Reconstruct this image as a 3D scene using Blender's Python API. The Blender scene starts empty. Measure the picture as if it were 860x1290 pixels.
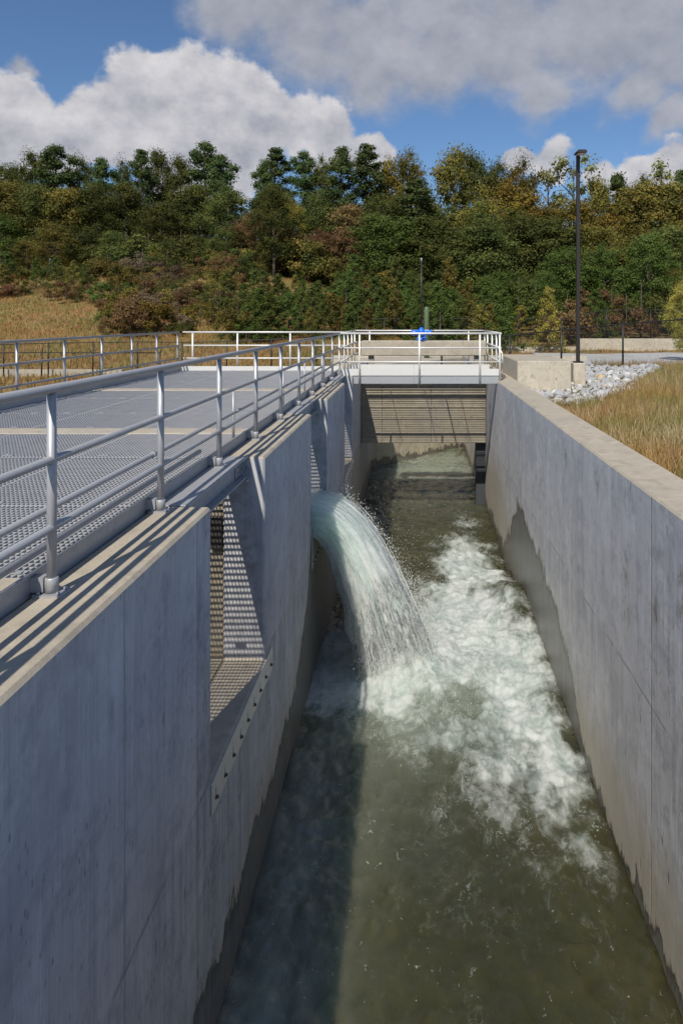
import bpy, bmesh, math, random
import numpy as np
from mathutils import Vector, Matrix
random.seed(7); rng = np.random.default_rng(11)
S = bpy.context.scene
COL = S.collection
R = math.radians
# ------------------------------------------------------------------ camera
EYE = 1.43
cam = bpy.data.cameras.new('camera'); camo = bpy.data.objects.new('camera', cam); COL.objects.link(camo)
camo.location = (0, 0, EYE); camo.rotation_euler = (R(90), 0, 0)
cam.sensor_fit = 'AUTO'; cam.sensor_width = 36; cam.lens = 24
cam.shift_x = -91/1290; cam.shift_y = -243/1290
cam.clip_start = .05; cam.clip_end = 6000
S.camera = camo
# ------------------------------------------------------------------ light
LD = Vector((.23, .905, -1)).normalized()          # the way sunlight travels
sun = bpy.data.lights.new('sun', 'SUN'); suno = bpy.data.objects.new('sun', sun); COL.objects.link(suno)
suno.rotation_euler = LD.to_track_quat('-Z', 'Y').to_euler()
suno.location = (-10, -40, 50)
sun.energy = 4.2; sun.angle = R(.53); sun.color = (1, .93, .80)
S.view_settings.view_transform = 'Standard'; S.view_settings.look = 'None'
S.view_settings.exposure = 0.22; S.view_settings.gamma = 1
S.view_settings.use_curve_mapping = False
S.cycles.max_bounces = 6; S.cycles.diffuse_bounces = 3; S.cycles.glossy_bounces = 3
S.cycles.transmission_bounces = 3; S.cycles.transparent_max_bounces = 8
S.cycles.caustics_reflective = False; S.cycles.caustics_refractive = False
S.cycles.sample_clamp_indirect = 4


class NT:
    """tiny node helper"""
    def __init__(s, nt): s.nt = nt; s.nt.nodes.clear()
    def n(s, t, ins=None, **kw):
        d = s.nt.nodes.new(t)
        for k, v in kw.items(): setattr(d, k, v)
        for k, v in (ins or {}).items(): s.put(d.inputs[k], v)
        return d
    def put(s, sock, v):
        if isinstance(v, bpy.types.Node): v = v.outputs[0]
        if isinstance(v, bpy.types.NodeSocket): s.nt.links.new(v, sock)
        else:
            if isinstance(v, (tuple, list)) and len(v) == 3 and sock.type == 'RGBA': v = (*v, 1)
            sock.default_value = v
    def m(s, op, a, b=0.0, c=0.0, clamp=False):
        return s.n('ShaderNodeMath', {0: a, 1: b, 2: c}, operation=op, use_clamp=clamp).outputs[0]
    def vm(s, op, a, b=(0, 0, 0)):
        d = s.n('ShaderNodeVectorMath', {0: a, 1: b}, operation=op)
        return d.outputs[1] if op in ('DISTANCE', 'LENGTH', 'DOT_PRODUCT') else d.outputs[0]
    def mix(s, f, a, b, blend='MIX'):
        d = s.n('ShaderNodeMix', data_type='RGBA', blend_type=blend)
        s.put(d.inputs[0], f); s.put(d.inputs[6], a); s.put(d.inputs[7], b); return d.outputs[2]
    def ss(s, v, lo, hi, a=0.0, b=1.0):
        return s.n('ShaderNodeMapRange', {0: v, 1: lo, 2: hi, 3: a, 4: b}, interpolation_type='SMOOTHSTEP').outputs[0]
    def lin(s, v, lo, hi, a=0.0, b=1.0):
        return s.n('ShaderNodeMapRange', {0: v, 1: lo, 2: hi, 3: a, 4: b}).outputs[0]
    def noise(s, vec, scale, detail=4, rough=.55, dist=0.0, col=False):
        d = s.n('ShaderNodeTexNoise', {'Vector': vec, 'Scale': scale, 'Detail': detail, 'Roughness': rough, 'Distortion': dist})
        return d.outputs[1] if col else d.outputs[0]
    def scale(s, v, xyz): return s.vm('MULTIPLY', v, xyz)
    def curve(s, v, pts):
        d = s.n('ShaderNodeFloatCurve'); c = d.mapping.curves[0]
        while len(c.points) < len(pts): c.points.new(.5, .5)
        for p, (x, y) in zip(c.points, sorted(pts)): p.location = (x, y); p.handle_type = 'VECTOR'
        d.mapping.update(); s.put(d.inputs[1], v); return d.outputs[0]


# ------------------------------------------------------------------ sky
W = bpy.data.worlds.new('World'); S.world = W; W.use_nodes = True
w = NT(W.node_tree)
SKY = .085
sky = w.n('ShaderNodeTexSky', sky_type='NISHITA', sun_disc=False, sun_elevation=R(46.9), sun_rotation=R(194.3),
          altitude=200, air_density=1.1, dust_density=.0, ozone_density=8.0)
dirv = w.n('ShaderNodeTexCoord').outputs['Generated']
warp = w.vm('SUBTRACT', w.noise(dirv, 9, 5, .55, col=True), (.5, .5, .5))
wd = w.vm('ADD', dirv, w.scale(warp, (.10, .10, .08)))
def pd(px, py): return Vector(((px-521)/860, 1, (402-py)/860)).normalized()
def blobs(vec, lst):
    acc = None
    for px, py, r in lst:
        d = w.vm('DISTANCE', vec, tuple(pd(px, py)))
        k = w.m('MULTIPLY_ADD', d, -860/r, 1.0)
        acc = k if acc is None else w.m('SMOOTH_MAX', acc, k, .25)
    return acc
CUM = [(85, 178, 52), (135, 152, 66), (190, 130, 75), (250, 120, 75), (305, 125, 66), (350, 150, 60), (415, 168, 48),
       (462, 184, 34), (12, 140, 50), (260, 185, 100), (5, 185, 62), (650, 200, 32), (690, 205, 36), (760, 218, 36), (812, 208, 30), (850, 208, 34)]
DECK = [(285, 8, 72), (385, 40, 88), (470, 60, 90), (560, 65, 85), (650, 50, 100), (740, 45, 100), (840, 50, 110),
        (550, -30, 140), (350, -60, 140), (780, -60, 160), (685, 125, 46), (800, 120, 44), (20, 88, 18), (850, 150, 40), (460, 95, 60)]
fine = w.noise(w.scale(dirv, (1, 1, 1.25)), 15, 9, .58)
m1 = w.m('ADD', blobs(wd, CUM), w.m('MULTIPLY', w.m('SUBTRACT', fine, .5), .9))
m2 = w.m('ADD', blobs(wd, DECK), w.m('MULTIPLY', w.m('SUBTRACT', fine, .5), .8))
far = w.noise(w.scale(dirv, (1, 1, 2)), 3.1, 8, .58)
zc = w.n('ShaderNodeSeparateXYZ', {0: dirv})
out_w = w.m('MAXIMUM', w.ss(zc.outputs[2], .44, .60), w.ss(zc.outputs[1], .72, .5))
m3 = w.m('MULTIPLY', w.ss(far, .54, .66), w.m('MULTIPLY', out_w, w.ss(zc.outputs[2], .0, .08)))
k1 = w.ss(m1, .16, .36); k2 = w.m('MULTIPLY', w.ss(m2, .06, .62), .92)
up = w.noise(w.vm('ADD', w.scale(dirv, (1, 1, 1.25)), (-.008, 0, .03)), 15, 9, .58)
relief = w.m('SUBTRACT', fine, up)
vv = w.m('DIVIDE', zc.outputs[2], w.m('MAXIMUM', zc.outputs[1], .2))
top = w.ss(vv, .235, .37)
edge1 = w.ss(m1, .95, .1)
sh1 = w.m('ADD', w.m('MULTIPLY_ADD', top, .28, .30), w.m('ADD', w.m('MULTIPLY', relief, 1.9), w.m('MULTIPLY', edge1, .25)), clamp=True)
sh2 = w.m('ADD', w.m('MULTIPLY', w.noise(dirv, 7, 5), .55), w.m('MULTIPLY', relief, 1.2), clamp=True)
c1 = w.mix(sh1, (3.3, 3.5, 4.15), (7.1, 6.95, 7.15))
c2 = w.mix(sh2, (3.2, 3.4, 4.0), (5.6, 5.6, 6.05))
col = w.mix(m3, sky, (6.6, 6.7, 7.1))
col = w.mix(k2, col, c2)
col = w.mix(k1, col, c1)
bg = w.n('ShaderNodeBackground', {0: col, 1: SKY})
w.n('ShaderNodeOutputWorld', {0: bg})

# ------------------------------------------------------------------ numpy noise
def vnoise(p, seed=0):
    p = np.asarray(p, dtype=np.float64); ip = np.floor(p).astype(np.int64); f = p-ip; u = f*f*f*(f*(f*6-15)+10)
    D = p.shape[1]; out = 0
    for c in range(1 << D):
        h = np.full(len(p), seed*374761393+668265263, dtype=np.int64); wgt = np.ones(len(p))
        for d in range(D):
            b = (c >> d) & 1
            h = (h ^ ((ip[:, d]+b)*(73856093, 19349663, 83492791)[d])) * 1274126177 & 0x7fffffff
            h = h ^ (h >> 13)
            wgt = wgt*(u[:, d] if b else 1-u[:, d])
        h = (h*1103515245+12345) & 0x7fffffff
        h = h ^ (h >> 15)
        out = out+wgt*((h & 0xffff)/65535.0)
    return out
def fbm(p, oct=4, gain=.5, seed=0):
    p = np.asarray(p, dtype=np.float64); a = 1.; s = 0; t = 0
    for o in range(oct): s = s+a*vnoise(p*2**o+o*17.3, seed+o); t += a; a *= gain
    return s/t-.5
def sst(x, a, b):
    t = np.clip((x-a)/(b-a), 0, 1); return t*t*(3-2*t)

# ------------------------------------------------------------------ object helpers
def tag(o, label, cat, group=None, kind=None):
    if label: o['label'] = label
    if cat: o['category'] = cat
    if group: o['group'] = group
    if kind: o['kind'] = kind
    return o
def link(name, me, parent=None, loc=None):
    o = bpy.data.objects.new(name, me); COL.objects.link(o)
    if parent is not None:
        o.parent = parent
        if parent.parent is None and parent.type == 'EMPTY': o.matrix_parent_inverse = Matrix.Translation(-Vector(parent.location))
        elif parent.location.length > 0: o.matrix_parent_inverse = Matrix.Translation(-Vector(parent.location))
    if loc: o.location = loc
    return o
def thing(name, loc, label, cat, group=None):
    o = bpy.data.objects.new(name, None); COL.objects.link(o); o.location = loc; o.empty_display_size = .2
    return tag(o, label, cat, group)
def mesh_np(name, V, F, mat, smooth=False):
    """V (n,3), F (m,k) array of equal-sized faces"""
    V = np.asarray(V, dtype=np.float32); F = np.asarray(F, dtype=np.int32)
    me = bpy.data.meshes.new(name); k = F.shape[1]
    me.vertices.add(len(V)); me.vertices.foreach_set('co', V.ravel())
    me.loops.add(F.size); me.loops.foreach_set('vertex_index', F.ravel())
    me.polygons.add(len(F)); me.polygons.foreach_set('loop_start', np.arange(0, F.size, k, dtype=np.int32))
    me.polygons.foreach_set('loop_total', np.full(len(F), k, dtype=np.int32))
    if smooth: me.polygons.foreach_set('use_smooth', np.ones(len(F), dtype=bool))
    me.update(calc_edges=True); me.validate()
    if mat: me.materials.append(mat)
    return me
def attr(me, name, vals):
    a = me.attributes.new(name, 'FLOAT', 'POINT'); a.data.foreach_set('value', np.asarray(vals, dtype=np.float32))
class MB:
    def __init__(s): s.v = []; s.f = []; s.sm = []
    def add(s, vs, fs, sm=False):
        b = len(s.v); s.v += [tuple(x) for x in vs]; s.f += [tuple(i+b for i in f) for f in fs]; s.sm += [sm]*len(fs); return s
    def box(s, x0, x1, y0, y1, z0, z1):
        return s.add([(x0, y0, z0), (x1, y0, z0), (x1, y1, z0), (x0, y1, z0), (x0, y0, z1), (x1, y0, z1), (x1, y1, z1), (x0, y1, z1)],
                     [(0, 3, 2, 1), (4, 5, 6, 7), (0, 1, 5, 4), (1, 2, 6, 5), (2, 3, 7, 6), (3, 0, 4, 7)])
    def tube(s, pts, r, n=10, r1=None, caps=True):
        pts = [Vector(p) for p in pts]; rs = []
        vs = []; L = len(pts)
        side = None
        for i, p in enumerate(pts):
            t = (pts[min(i+1, L-1)]-pts[max(i-1, 0)]).normalized()
            if side is None:
                side = t.orthogonal().normalized()
            side = (side-t*side.dot(t)).normalized(); up = t.cross(side)
            rr = r if r1 is None else r+(r1-r)*i/max(L-1, 1)
            for k in range(n):
                a = 2*math.pi*k/n; vs.append(p+(side*math.cos(a)+up*math.sin(a))*rr)
        fs = [(i*n+k, i*n+(k+1) % n, (i+1)*n+(k+1) % n, (i+1)*n+k) for i in range(L-1) for k in range(n)]
        s.add(vs, fs, True)
        if caps:
            b = len(s.v)-len(vs); s.f += [tuple(b+k for k in range(n))[::-1], tuple(b+(L-1)*n+k for k in range(n))]; s.sm += [False, False]
        return s
    def prism(s, poly, axis, a0, a1):
        """poly: list of 2D points, extruded along axis from a0 to a1"""
        n = len(poly)
        def P(p, a):
            return {'x': (a, p[0], p[1]), 'y': (p[0], a, p[1]), 'z': (p[0], p[1], a)}[axis]
        vs = [P(p, a0) for p in poly]+[P(p, a1) for p in poly]
        return s.add(vs, [tuple(range(n))[::-1], tuple(range(n, 2*n))]+[(i, (i+1) % n, n+(i+1) % n, n+i) for i in range(n)])
    def lathe(s, prof, c, n=16, axis='z'):
        """prof: (r, h) pairs"""
        vs = []
        for r, h in prof:
            for k in range(n):
                a = 2*math.pi*k/n; q = (r*math.cos(a), r*math.sin(a), h)
                if axis == 'x': q = (q[2], q[0], q[1])
                if axis == 'y': q = (q[0], q[2], q[1])
                vs.append((c[0]+q[0], c[1]+q[1], c[2]+q[2]))
        L = len(prof)
        fs = [(i*n+k, i*n+(k+1) % n, (i+1)*n+(k+1) % n, (i+1)*n+k) for i in range(L-1) for k in range(n)]
        s.add(vs, fs, True); b = len(s.v)-len(vs)
        s.f += [tuple(b+k for k in range(n))[::-1], tuple(b+(L-1)*n+k for k in range(n))]; s.sm += [False, False]
        return s
    def mesh(s, name, mat, bevel=0.0, seg=1):
        me = bpy.data.meshes.new(name); me.from_pydata(s.v, [], s.f)
        me.polygons.foreach_set('use_smooth', s.sm)
        bm = bmesh.new(); bm.from_mesh(me)
        bmesh.ops.recalc_face_normals(bm, faces=bm.faces)
        if bevel: bmesh.ops.bevel(bm, geom=list(bm.edges), offset=bevel, segments=seg, affect='EDGES', profile=.5, clamp_overlap=True)
        bm.to_mesh(me); bm.free()
        if mat: me.materials.append(mat)
        return me
    def build(s, name, mat, parent=None, bevel=0.0, loc=None, seg=1):
        return link(name, s.mesh(name, mat, bevel, seg), parent, loc)
def copy_child(o, parent, loc=None):
    c = o.copy(); COL.objects.link(c); c.parent = parent
    if loc is not None: c.location = loc
    return c

# ------------------------------------------------------------------ materials
def new_mat(name):
    m = bpy.data.materials.new(name); m.use_nodes = True; return m, NT(m.node_tree)
def finish(t, color, rough=.8, metal=0.0, bump=None, bstr=.3, bdist=.01, spec=.5, extra=None):
    b = t.n('ShaderNodeBsdfPrincipled', {'Base Color': color, 'Roughness': rough, 'Metallic': metal, 'Specular IOR Level': spec})
    for k, v in (extra or {}).items(): t.put(b.inputs[k], v)
    if bump is not None: t.put(b.inputs['Normal'], t.n('ShaderNodeBump', {'Strength': bstr, 'Distance': bdist, 'Height': bump}).outputs[0])
    t.n('ShaderNodeOutputMaterial', {0: b}); return b

def concrete(name, base, warm, dark, wet=None, tan=None, streak=1.0, joint=None, panel=None, holes=True):
    m, t = new_mat(name)
    pos = t.n('ShaderNodeNewGeometry').outputs['Position']
    sp = t.n('ShaderNodeSeparateXYZ', {0: pos})
    big = t.noise(pos, .9, 5, .6)
    st = t.noise(t.scale(pos, (9, 9, .35)), 1.0, 5, .65)
    st2 = t.noise(t.scale(pos, (34, 34, .6)), 1.0, 3, .6)
    mott = t.noise(pos, 5.5, 8, .68)
    grain = t.noise(pos, 90, 3, .6)
    c = t.mix(t.ss(big, .35, .68), base, warm)
    c = t.mix(t.m('MULTIPLY', t.ss(st, .46, .72), .42*streak), c, dark)
    c = t.mix(t.m('MULTIPLY', t.ss(st2, .52, .72), .34*streak), c, dark)
    pale = tuple(min(1, x*1.4) for x in base)
    c = t.mix(t.m('MULTIPLY', t.ss(t.noise(t.scale(pos, (6, 6, .5)), 1.3, 5, .7), .50, .72), .42), c, pale)
    c = t.mix(t.m('MULTIPLY', t.ss(mott, .48, .66), .62), c, dark)
    c = t.mix(t.m('MULTIPLY', t.ss(t.noise(t.scale(pos, (1, 1, .55)), 1.15, 6, .6), .52, .66), .45), c, dark)
    c = t.mix(t.m('MULTIPLY', t.ss(t.noise(pos, 2.3, 7, .66), .50, .64), .40), c, pale)
    st3 = t.noise(t.scale(pos, (75, 75, 1.3)), 1.0, 4, .7)
    c = t.mix(t.m('MULTIPLY', t.ss(st3, .50, .70), .45*min(1, streak*1.2)), c, dark)
    c = t.mix(t.m('MULTIPLY', t.ss(st3, .46, .32), .30*streak), c, pale)
    fm = t.noise(t.scale(pos, (1, 1, .6)), 21, 6, .72)
    c = t.mix(t.m('MULTIPLY', t.ss(fm, .52, .68), .42), c, dark)
    h = t.m('ADD', t.m('MULTIPLY', grain, .35), t.m('ADD', t.m('MULTIPLY', mott, .5), t.m('MULTIPLY', st2, .5*streak)))
    if holes:
        vo = t.n('ShaderNodeTexVoronoi', {'Vector': t.scale(pos, (6.5, 6.5, 2.4)), 'Scale': 1.0, 'Randomness': 1.0}, feature='F1')
        hs = t.m('MULTIPLY', t.ss(vo.outputs['Distance'], .17, .05), t.ss(t.noise(pos, 2.2, 3), .50, .60))
        c = t.mix(t.m('MULTIPLY', hs, .75), c, tuple(x*.35 for x in dark)); h = t.m('SUBTRACT', h, t.m('MULTIPLY', hs, .8))
        vo3 = t.n('ShaderNodeTexVoronoi', {'Vector': t.scale(pos, (26, 26, 9)), 'Scale': 1.0, 'Randomness': 1.0}, feature='F1')
        hs3 = t.m('MULTIPLY', t.ss(vo3.outputs['Distance'], .22, .10), t.ss(t.noise(pos, 1.6, 5, .65), .47, .60))
        c = t.mix(t.m('MULTIPLY', hs3, .8), c, tuple(x*.3 for x in dark)); h = t.m('SUBTRACT', h, t.m('MULTIPLY', hs3, .6))
        vo2 = t.n('ShaderNodeTexVoronoi', {'Vector': t.scale(pos, (1.1, 1.1, .7)), 'Scale': 1.0}, feature='F1')
        rs = t.m('MULTIPLY', t.ss(vo2.outputs['Distance'], .20, .03), t.ss(mott, .4, .6))
        c = t.mix(t.m('MULTIPLY', rs, .8), c, (.16, .105, .065))
    if panel:                                       # board-form seams left in the pour: recessed lines
        u = t.m('FRACT', t.m('MULTIPLY', sp.outputs[1], 1/panel))
        wob = t.m('MULTIPLY', t.noise(pos, 8, 2), .012)
        ln = t.m('ADD', t.ss(t.m('ADD', u, wob), .986, .994), t.ss(t.m('ADD', u, wob), .012, .004), clamp=True)
        ln = t.m('MULTIPLY', ln, t.ss(t.noise(t.scale(pos, (1, 1.7, .9)), 1.2, 3), .36, .55))
        c = t.mix(t.m('MULTIPLY', ln, .5), c, tuple(x*.45 for x in dark)); h = t.m('SUBTRACT', h, t.m('MULTIPLY', ln, .8))
        # each form panel poured a slightly different tone
        pid = t.m('FLOOR', t.m('MULTIPLY', sp.outputs[1], 1/panel))
        wn = t.n('ShaderNodeTexWhiteNoise', {'W': pid}, noise_dimensions='1D').outputs[0]
        c = t.mix(t.m('MULTIPLY', wn, .3), c, pale)
    if joint is not None:
        jw = t.m('MULTIPLY_ADD', t.noise(pos, 3.5, 4), .05, joint-.025)
        jd = t.m('ABSOLUTE', t.m('SUBTRACT', sp.outputs[2], jw))
        jl = t.ss(jd, .03, .0)
        jl = t.m('MULTIPLY', jl, t.ss(t.noise(pos, 1.7, 4), .42, .62))
        c = t.mix(t.m('MULTIPLY', jl, .45), c, tuple(x*.5 for x in dark)); h = t.m('SUBTRACT', h, t.m('MULTIPLY', jl, .35))
        run = t.m('MULTIPLY', t.ss(t.m('SUBTRACT', jw, sp.outputs[2]), 0, .02), t.ss(t.m('SUBTRACT', jw, sp.outputs[2]), .9, .02))
        c = t.mix(t.m('MULTIPLY', t.m('MULTIPLY', run, t.ss(st, .42, .6)), .35), c, dark)
    rough = .82
    if tan:
        yy = t.m('DIVIDE', sp.outputs[1], 30.)
        zt = t.m('MULTIPLY_ADD', t.curve(yy, [(a/30, (b+5)/5) for a, b in tan]), 5, -5)
        d = t.m('SUBTRACT', zt, sp.outputs[2])
        d = t.m('ADD', d, t.m('MULTIPLY', t.m('SUBTRACT', t.noise(t.scale(pos, (3, 3, .8)), 1.4, 5, .65), .5), 1.3))
        c = t.mix(t.m('MULTIPLY', t.ss(d, -.15, .75), .72), c, (.42, .37, .28))
    if wet:
        yy = t.m('DIVIDE', sp.outputs[1], 30.)
        zw = t.m('MULTIPLY_ADD', t.curve(yy, [(a/30, (b+5)/5) for a, b in wet]), 5, -5)
        d = t.m('SUBTRACT', zw, sp.outputs[2])
        d = t.m('ADD', d, t.m('MULTIPLY', t.m('SUBTRACT', t.noise(t.scale(pos, (9, 9, 3)), 1.0, 8, .78), .5), .62))
        d = t.m('ADD', d, t.m('MULTIPLY', t.m('SUBTRACT', t.noise(t.scale(pos, (2.6, 2.6, 1.3)), 1.0, 5, .7), .5), 1.0))
        wm = t.ss(d, -.01, .02)
        wcol = t.mix(.75, c, t.mix(t.noise(t.scale(pos, (5, 5, 1.2)), 1.2, 6, .65), (.065, .065, .062), (.19, .187, .178)))
        c = t.mix(wm, c, wcol)
        c = t.mix(t.m('MULTIPLY', t.m('MULTIPLY', wm, t.ss(d, .16, .0)), .85), c, (.05, .048, .042))
        c = t.mix(t.m('MULTIPLY', wm, t.m('MULTIPLY', t.ss(st2, .45, .65), .5)), c, (.06, .058, .05))
        film = t.m('MULTIPLY', t.ss(d, -.10, -.01), t.m('SUBTRACT', 1.0, wm))
        c = t.mix(t.m('MULTIPLY', film, .6), c, (.44, .38, .29))
        rough = t.mix(wm, (.82,)*3, (.34,)*3)
    finish(t, c, rough, bump=h, bstr=.45, bdist=.012, spec=.35)
    return m
WET_R = [(0, -3.75), (4, -3.82), (5.8, -3.9), (7, -4.0), (7.9, -3.97), (8.6, -3.82), (8.9, -3.6), (9.4, -3.15), (10, -3.02), (11.1, -2.68), (12.4, -2.5),
         (13.3, -2.38), (13.9, -2.34), (14.4, -2.7), (15.0, -3.2), (15.8, -3.75), (16.3, -3.95), (17.2, -3.9), (20, -3.85), (28, -3.8)]
TAN_R = [(0, -3.0), (5, -2.9), (8, -2.9), (10, -3.1), (12, -3.4), (14, -3.2), (15.5, -2.6), (17, -2.0), (19, -2.2), (28, -3.2)]
WET_L = [(0, -3.45), (4.8, -3.48), (5.6, -3.6), (7, -3.5), (8.1, -3.5), (8.9, -3.35), (9.5, -2.95), (9.9, -2.6), (10.3, -1.95), (10.45, -1.75), (11.9, -1.75), (12.3, -2.1), (13, -3.0), (14, -3.5), (16, -3.7), (28, -3.6)]
TAN_L = [(0, -3.9), (5, -3.6), (7, -3.1), (9, -3.0), (11, -2.9), (13, -3.2), (16, -2.9), (17.3, -2.0), (19, -2.0), (28, -3.0)]
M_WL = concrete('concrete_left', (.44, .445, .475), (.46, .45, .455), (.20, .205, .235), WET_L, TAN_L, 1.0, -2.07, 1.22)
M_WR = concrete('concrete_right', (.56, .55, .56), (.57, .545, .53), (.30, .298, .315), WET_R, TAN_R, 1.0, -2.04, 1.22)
M_CAP = concrete('concrete_cap', (.38, .34, .28), (.41, .36, .285), (.28, .245, .20), streak=.15, holes=False)
M_BOX = concrete('concrete_pale', (.47, .43, .36), (.52, .47, .38), (.36, .31, .235), streak=.25)
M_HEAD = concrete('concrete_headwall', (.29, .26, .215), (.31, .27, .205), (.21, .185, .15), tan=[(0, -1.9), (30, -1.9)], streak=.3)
M_END = concrete('concrete_end', (.46, .41, .33), (.50, .44, .34), (.33, .29, .22), wet=[(0, -3.86), (25.5, -3.80), (27.5, -3.90), (30, -3.95)], streak=.3)

def metal(name, c, rough, metallic=.6, var=.25, scale=18):
    m, t = new_mat(name)
    pos = t.n('ShaderNodeNewGeometry').outputs['Position']
    n = t.noise(pos, scale, 5, .65); n2 = t.noise(pos, 140, 2)
    cc = t.mix(t.m('MULTIPLY', t.ss(n, .4, .7), var), c, tuple(x*.55 for x in c))
    finish(t, cc, t.lin(n, .3, .7, rough-.08, rough+.12), metallic, bump=n2, bstr=.08, bdist=.002)
    return m
M_AL = metal('painted_aluminium', (.40, .405, .43), .42, .3, .2)
M_GALV = metal('galvanised_steel', (.43, .44, .46), .5, .4, .35)
M_GRATE = metal('grating_steel', (.43, .435, .46), .5, .12, .3, 4)
M_WHITE = metal('white_aluminium', (.72, .71, .69), .45, .2, .15)
M_PLATE = metal('weir_plate_paint', (.62, .59, .53), .5, .1, .2)
M_BOLT = metal('bolt_steel', (.10, .09, .085), .5, .6)
M_GUIDE = metal('guide_steel', (.055, .06, .07), .6, .2, .3)
M_BLACK = metal('black_coated_steel', (.012, .012, .013), .45, 0, .2)
M_BRONZE = metal('dark_bronze_paint', (.035, .030, .028), .4, .2, .2)
M_BLUE = metal('blue_actuator_paint', (.015, .15, .68), .32, 0, .12)
M_GREEN = metal('green_painted_post', (.10, .15, .07), .6, 0, .3)

def leaf_mat(name, c1, c2, c3, trans=.25):
    m, t = new_mat(name)
    oi = t.n('ShaderNodeObjectInfo'); pos = t.n('ShaderNodeNewGeometry').outputs['Position']
    at = t.n('ShaderNodeAttribute', attribute_name='shade').outputs['Fac']
    n = t.noise(pos, .55, 4, .6); n2 = t.noise(pos, 5, 3, .6)
    c = t.mix(t.ss(n, .38, .64), c1, c2)
    c = t.mix(t.m('MULTIPLY', t.ss(at, .55, 1.0), .8), c, c3)
    hs = t.n('ShaderNodeHueSaturation', {'Hue': t.lin(oi.outputs['Random'], 0, 1, .482, .515), 'Saturation': t.lin(n2, .3, .7, .8, 1.1),
                                         'Value': t.lin(oi.outputs['Random'], 0, 1, .85, 1.5), 'Color': c})
    d = t.n('ShaderNodeBsdfDiffuse', {0: hs.outputs[0]}); tr = t.n('ShaderNodeBsdfTranslucent', {0: hs.outputs[0]})
    mx = t.n('ShaderNodeMixShader', {0: trans, 1: d.outputs[0], 2: tr.outputs[0]})
    t.n('ShaderNodeOutputMaterial', {0: mx}); return m
L_PINE = leaf_mat('pine_needles', (0.0506, 0.081, 0.0287), (0.0844, 0.1148, 0.0371), (0.1519, 0.1688, 0.0591), .38)
L_OAK = leaf_mat('dark_leaves', (0.0619, 0.0837, 0.0255), (0.1056, 0.1238, 0.0328), (0.1911, 0.1729, 0.0455), .38)
L_OLIVE = leaf_mat('olive_leaves', (0.1105, 0.1137, 0.0293), (0.1787, 0.1495, 0.0358), (0.2844, 0.195, 0.0455), .38)
L_YELLOW = leaf_mat('yellowing_leaves', (0.1265, 0.1207, 0.023), (0.1955, 0.1437, 0.0253), (0.2875, 0.184, 0.0345), .32)
L_RUST = leaf_mat('rust_leaves', (.165, .105, .048), (.20, .125, .055), (.24, .15, .065), .38)
L_RED = leaf_mat('red_brown_leaves', (0.1326, 0.0562, 0.0343), (0.1872, 0.078, 0.0468), (0.156, 0.1092, 0.0468), .38)
L_GREEN = leaf_mat('young_green_leaves', (.068, .105, .024), (.098, .138, .032), (.15, .175, .045), .38)
L_GREY = leaf_mat('bare_twigs', (0.168, 0.126, 0.0924), (0.2184, 0.1596, 0.1092), (0.1848, 0.168, 0.0672), .38)
L_SAGE = leaf_mat('pale_green_leaves', (0.156, 0.168, 0.06), (0.204, 0.204, 0.072), (0.288, 0.264, 0.108), .32)
L_LIME = leaf_mat('lime_yellow_leaves', (.22, .20, .045), (.28, .23, .05), (.36, .28, .07), .35)
def bark():
    m, t = new_mat('bark'); pos = t.n('ShaderNodeNewGeometry').outputs['Position']
    n = t.noise(t.scale(pos, (6, 6, 1)), 2, 5, .7)
    finish(t, t.mix(n, (.035, .026, .02), (.15, .12, .095)), .9, bump=n, bstr=.5, bdist=.03); return m
M_BARK = bark()
def ground_mat():
    m, t = new_mat('dry_ground'); pos = t.n('ShaderNodeNewGeometry').outputs['Position']
    n = t.noise(pos, .22, 6, .62); n2 = t.noise(pos, 1.9, 6, .68); n3 = t.noise(pos, 22, 4, .7)
    c = t.mix(t.ss(n, .36, .62), (.22, .17, .07), (.30, .185, .085))
    c = t.mix(t.m('MULTIPLY', t.ss(n2, .45, .7), .6), c, (.12, .115, .038))
    c = t.mix(t.m('MULTIPLY', t.ss(n3, .5, .75), .4), c, (.30, .22, .12))
    finish(t, c, .95, bump=t.m('ADD', n3, n2), bstr=.7, bdist=.06, spec=.1); return m
M_GROUND = ground_mat()
def gravel_mat():
    m, t = new_mat('grey_gravel'); pos = t.n('ShaderNodeNewGeometry').outputs['Position']
    v = t.n('ShaderNodeTexVoronoi', {'Vector': pos, 'Scale': 16.0}); n = t.noise(pos, .6, 5)
    c = t.mix(v.outputs['Color'], (.33, .33, .34), (.56, .55, .54)); c = t.mix(t.m('MULTIPLY', t.ss(n, .5, .7), .4), c, (.30, .27, .22))
    finish(t, c, .9, bump=v.outputs['Distance'], bstr=.8, bdist=.04); return m
M_GRAVEL = gravel_mat()
def stone_mat():
    m, t = new_mat('riprap_stone'); oi = t.n('ShaderNodeObjectInfo'); pos = t.n('ShaderNodeNewGeometry').outputs['Position']
    n = t.noise(pos, 9, 6, .65)
    c = t.mix(t.ss(oi.outputs['Random'], .5, 1), (.36, .365, .375), (.62, .615, .605)); c = t.mix(t.ss(oi.outputs['Random'], .90, .93), c, (.52, .38, .22))
    c = t.mix(t.m('MULTIPLY', t.ss(n, .45, .7), .5), c, (.22, .22, .225))
    finish(t, c, .85, bump=n, bstr=.6, bdist=.02); return m
M_STONE = stone_mat()
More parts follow.
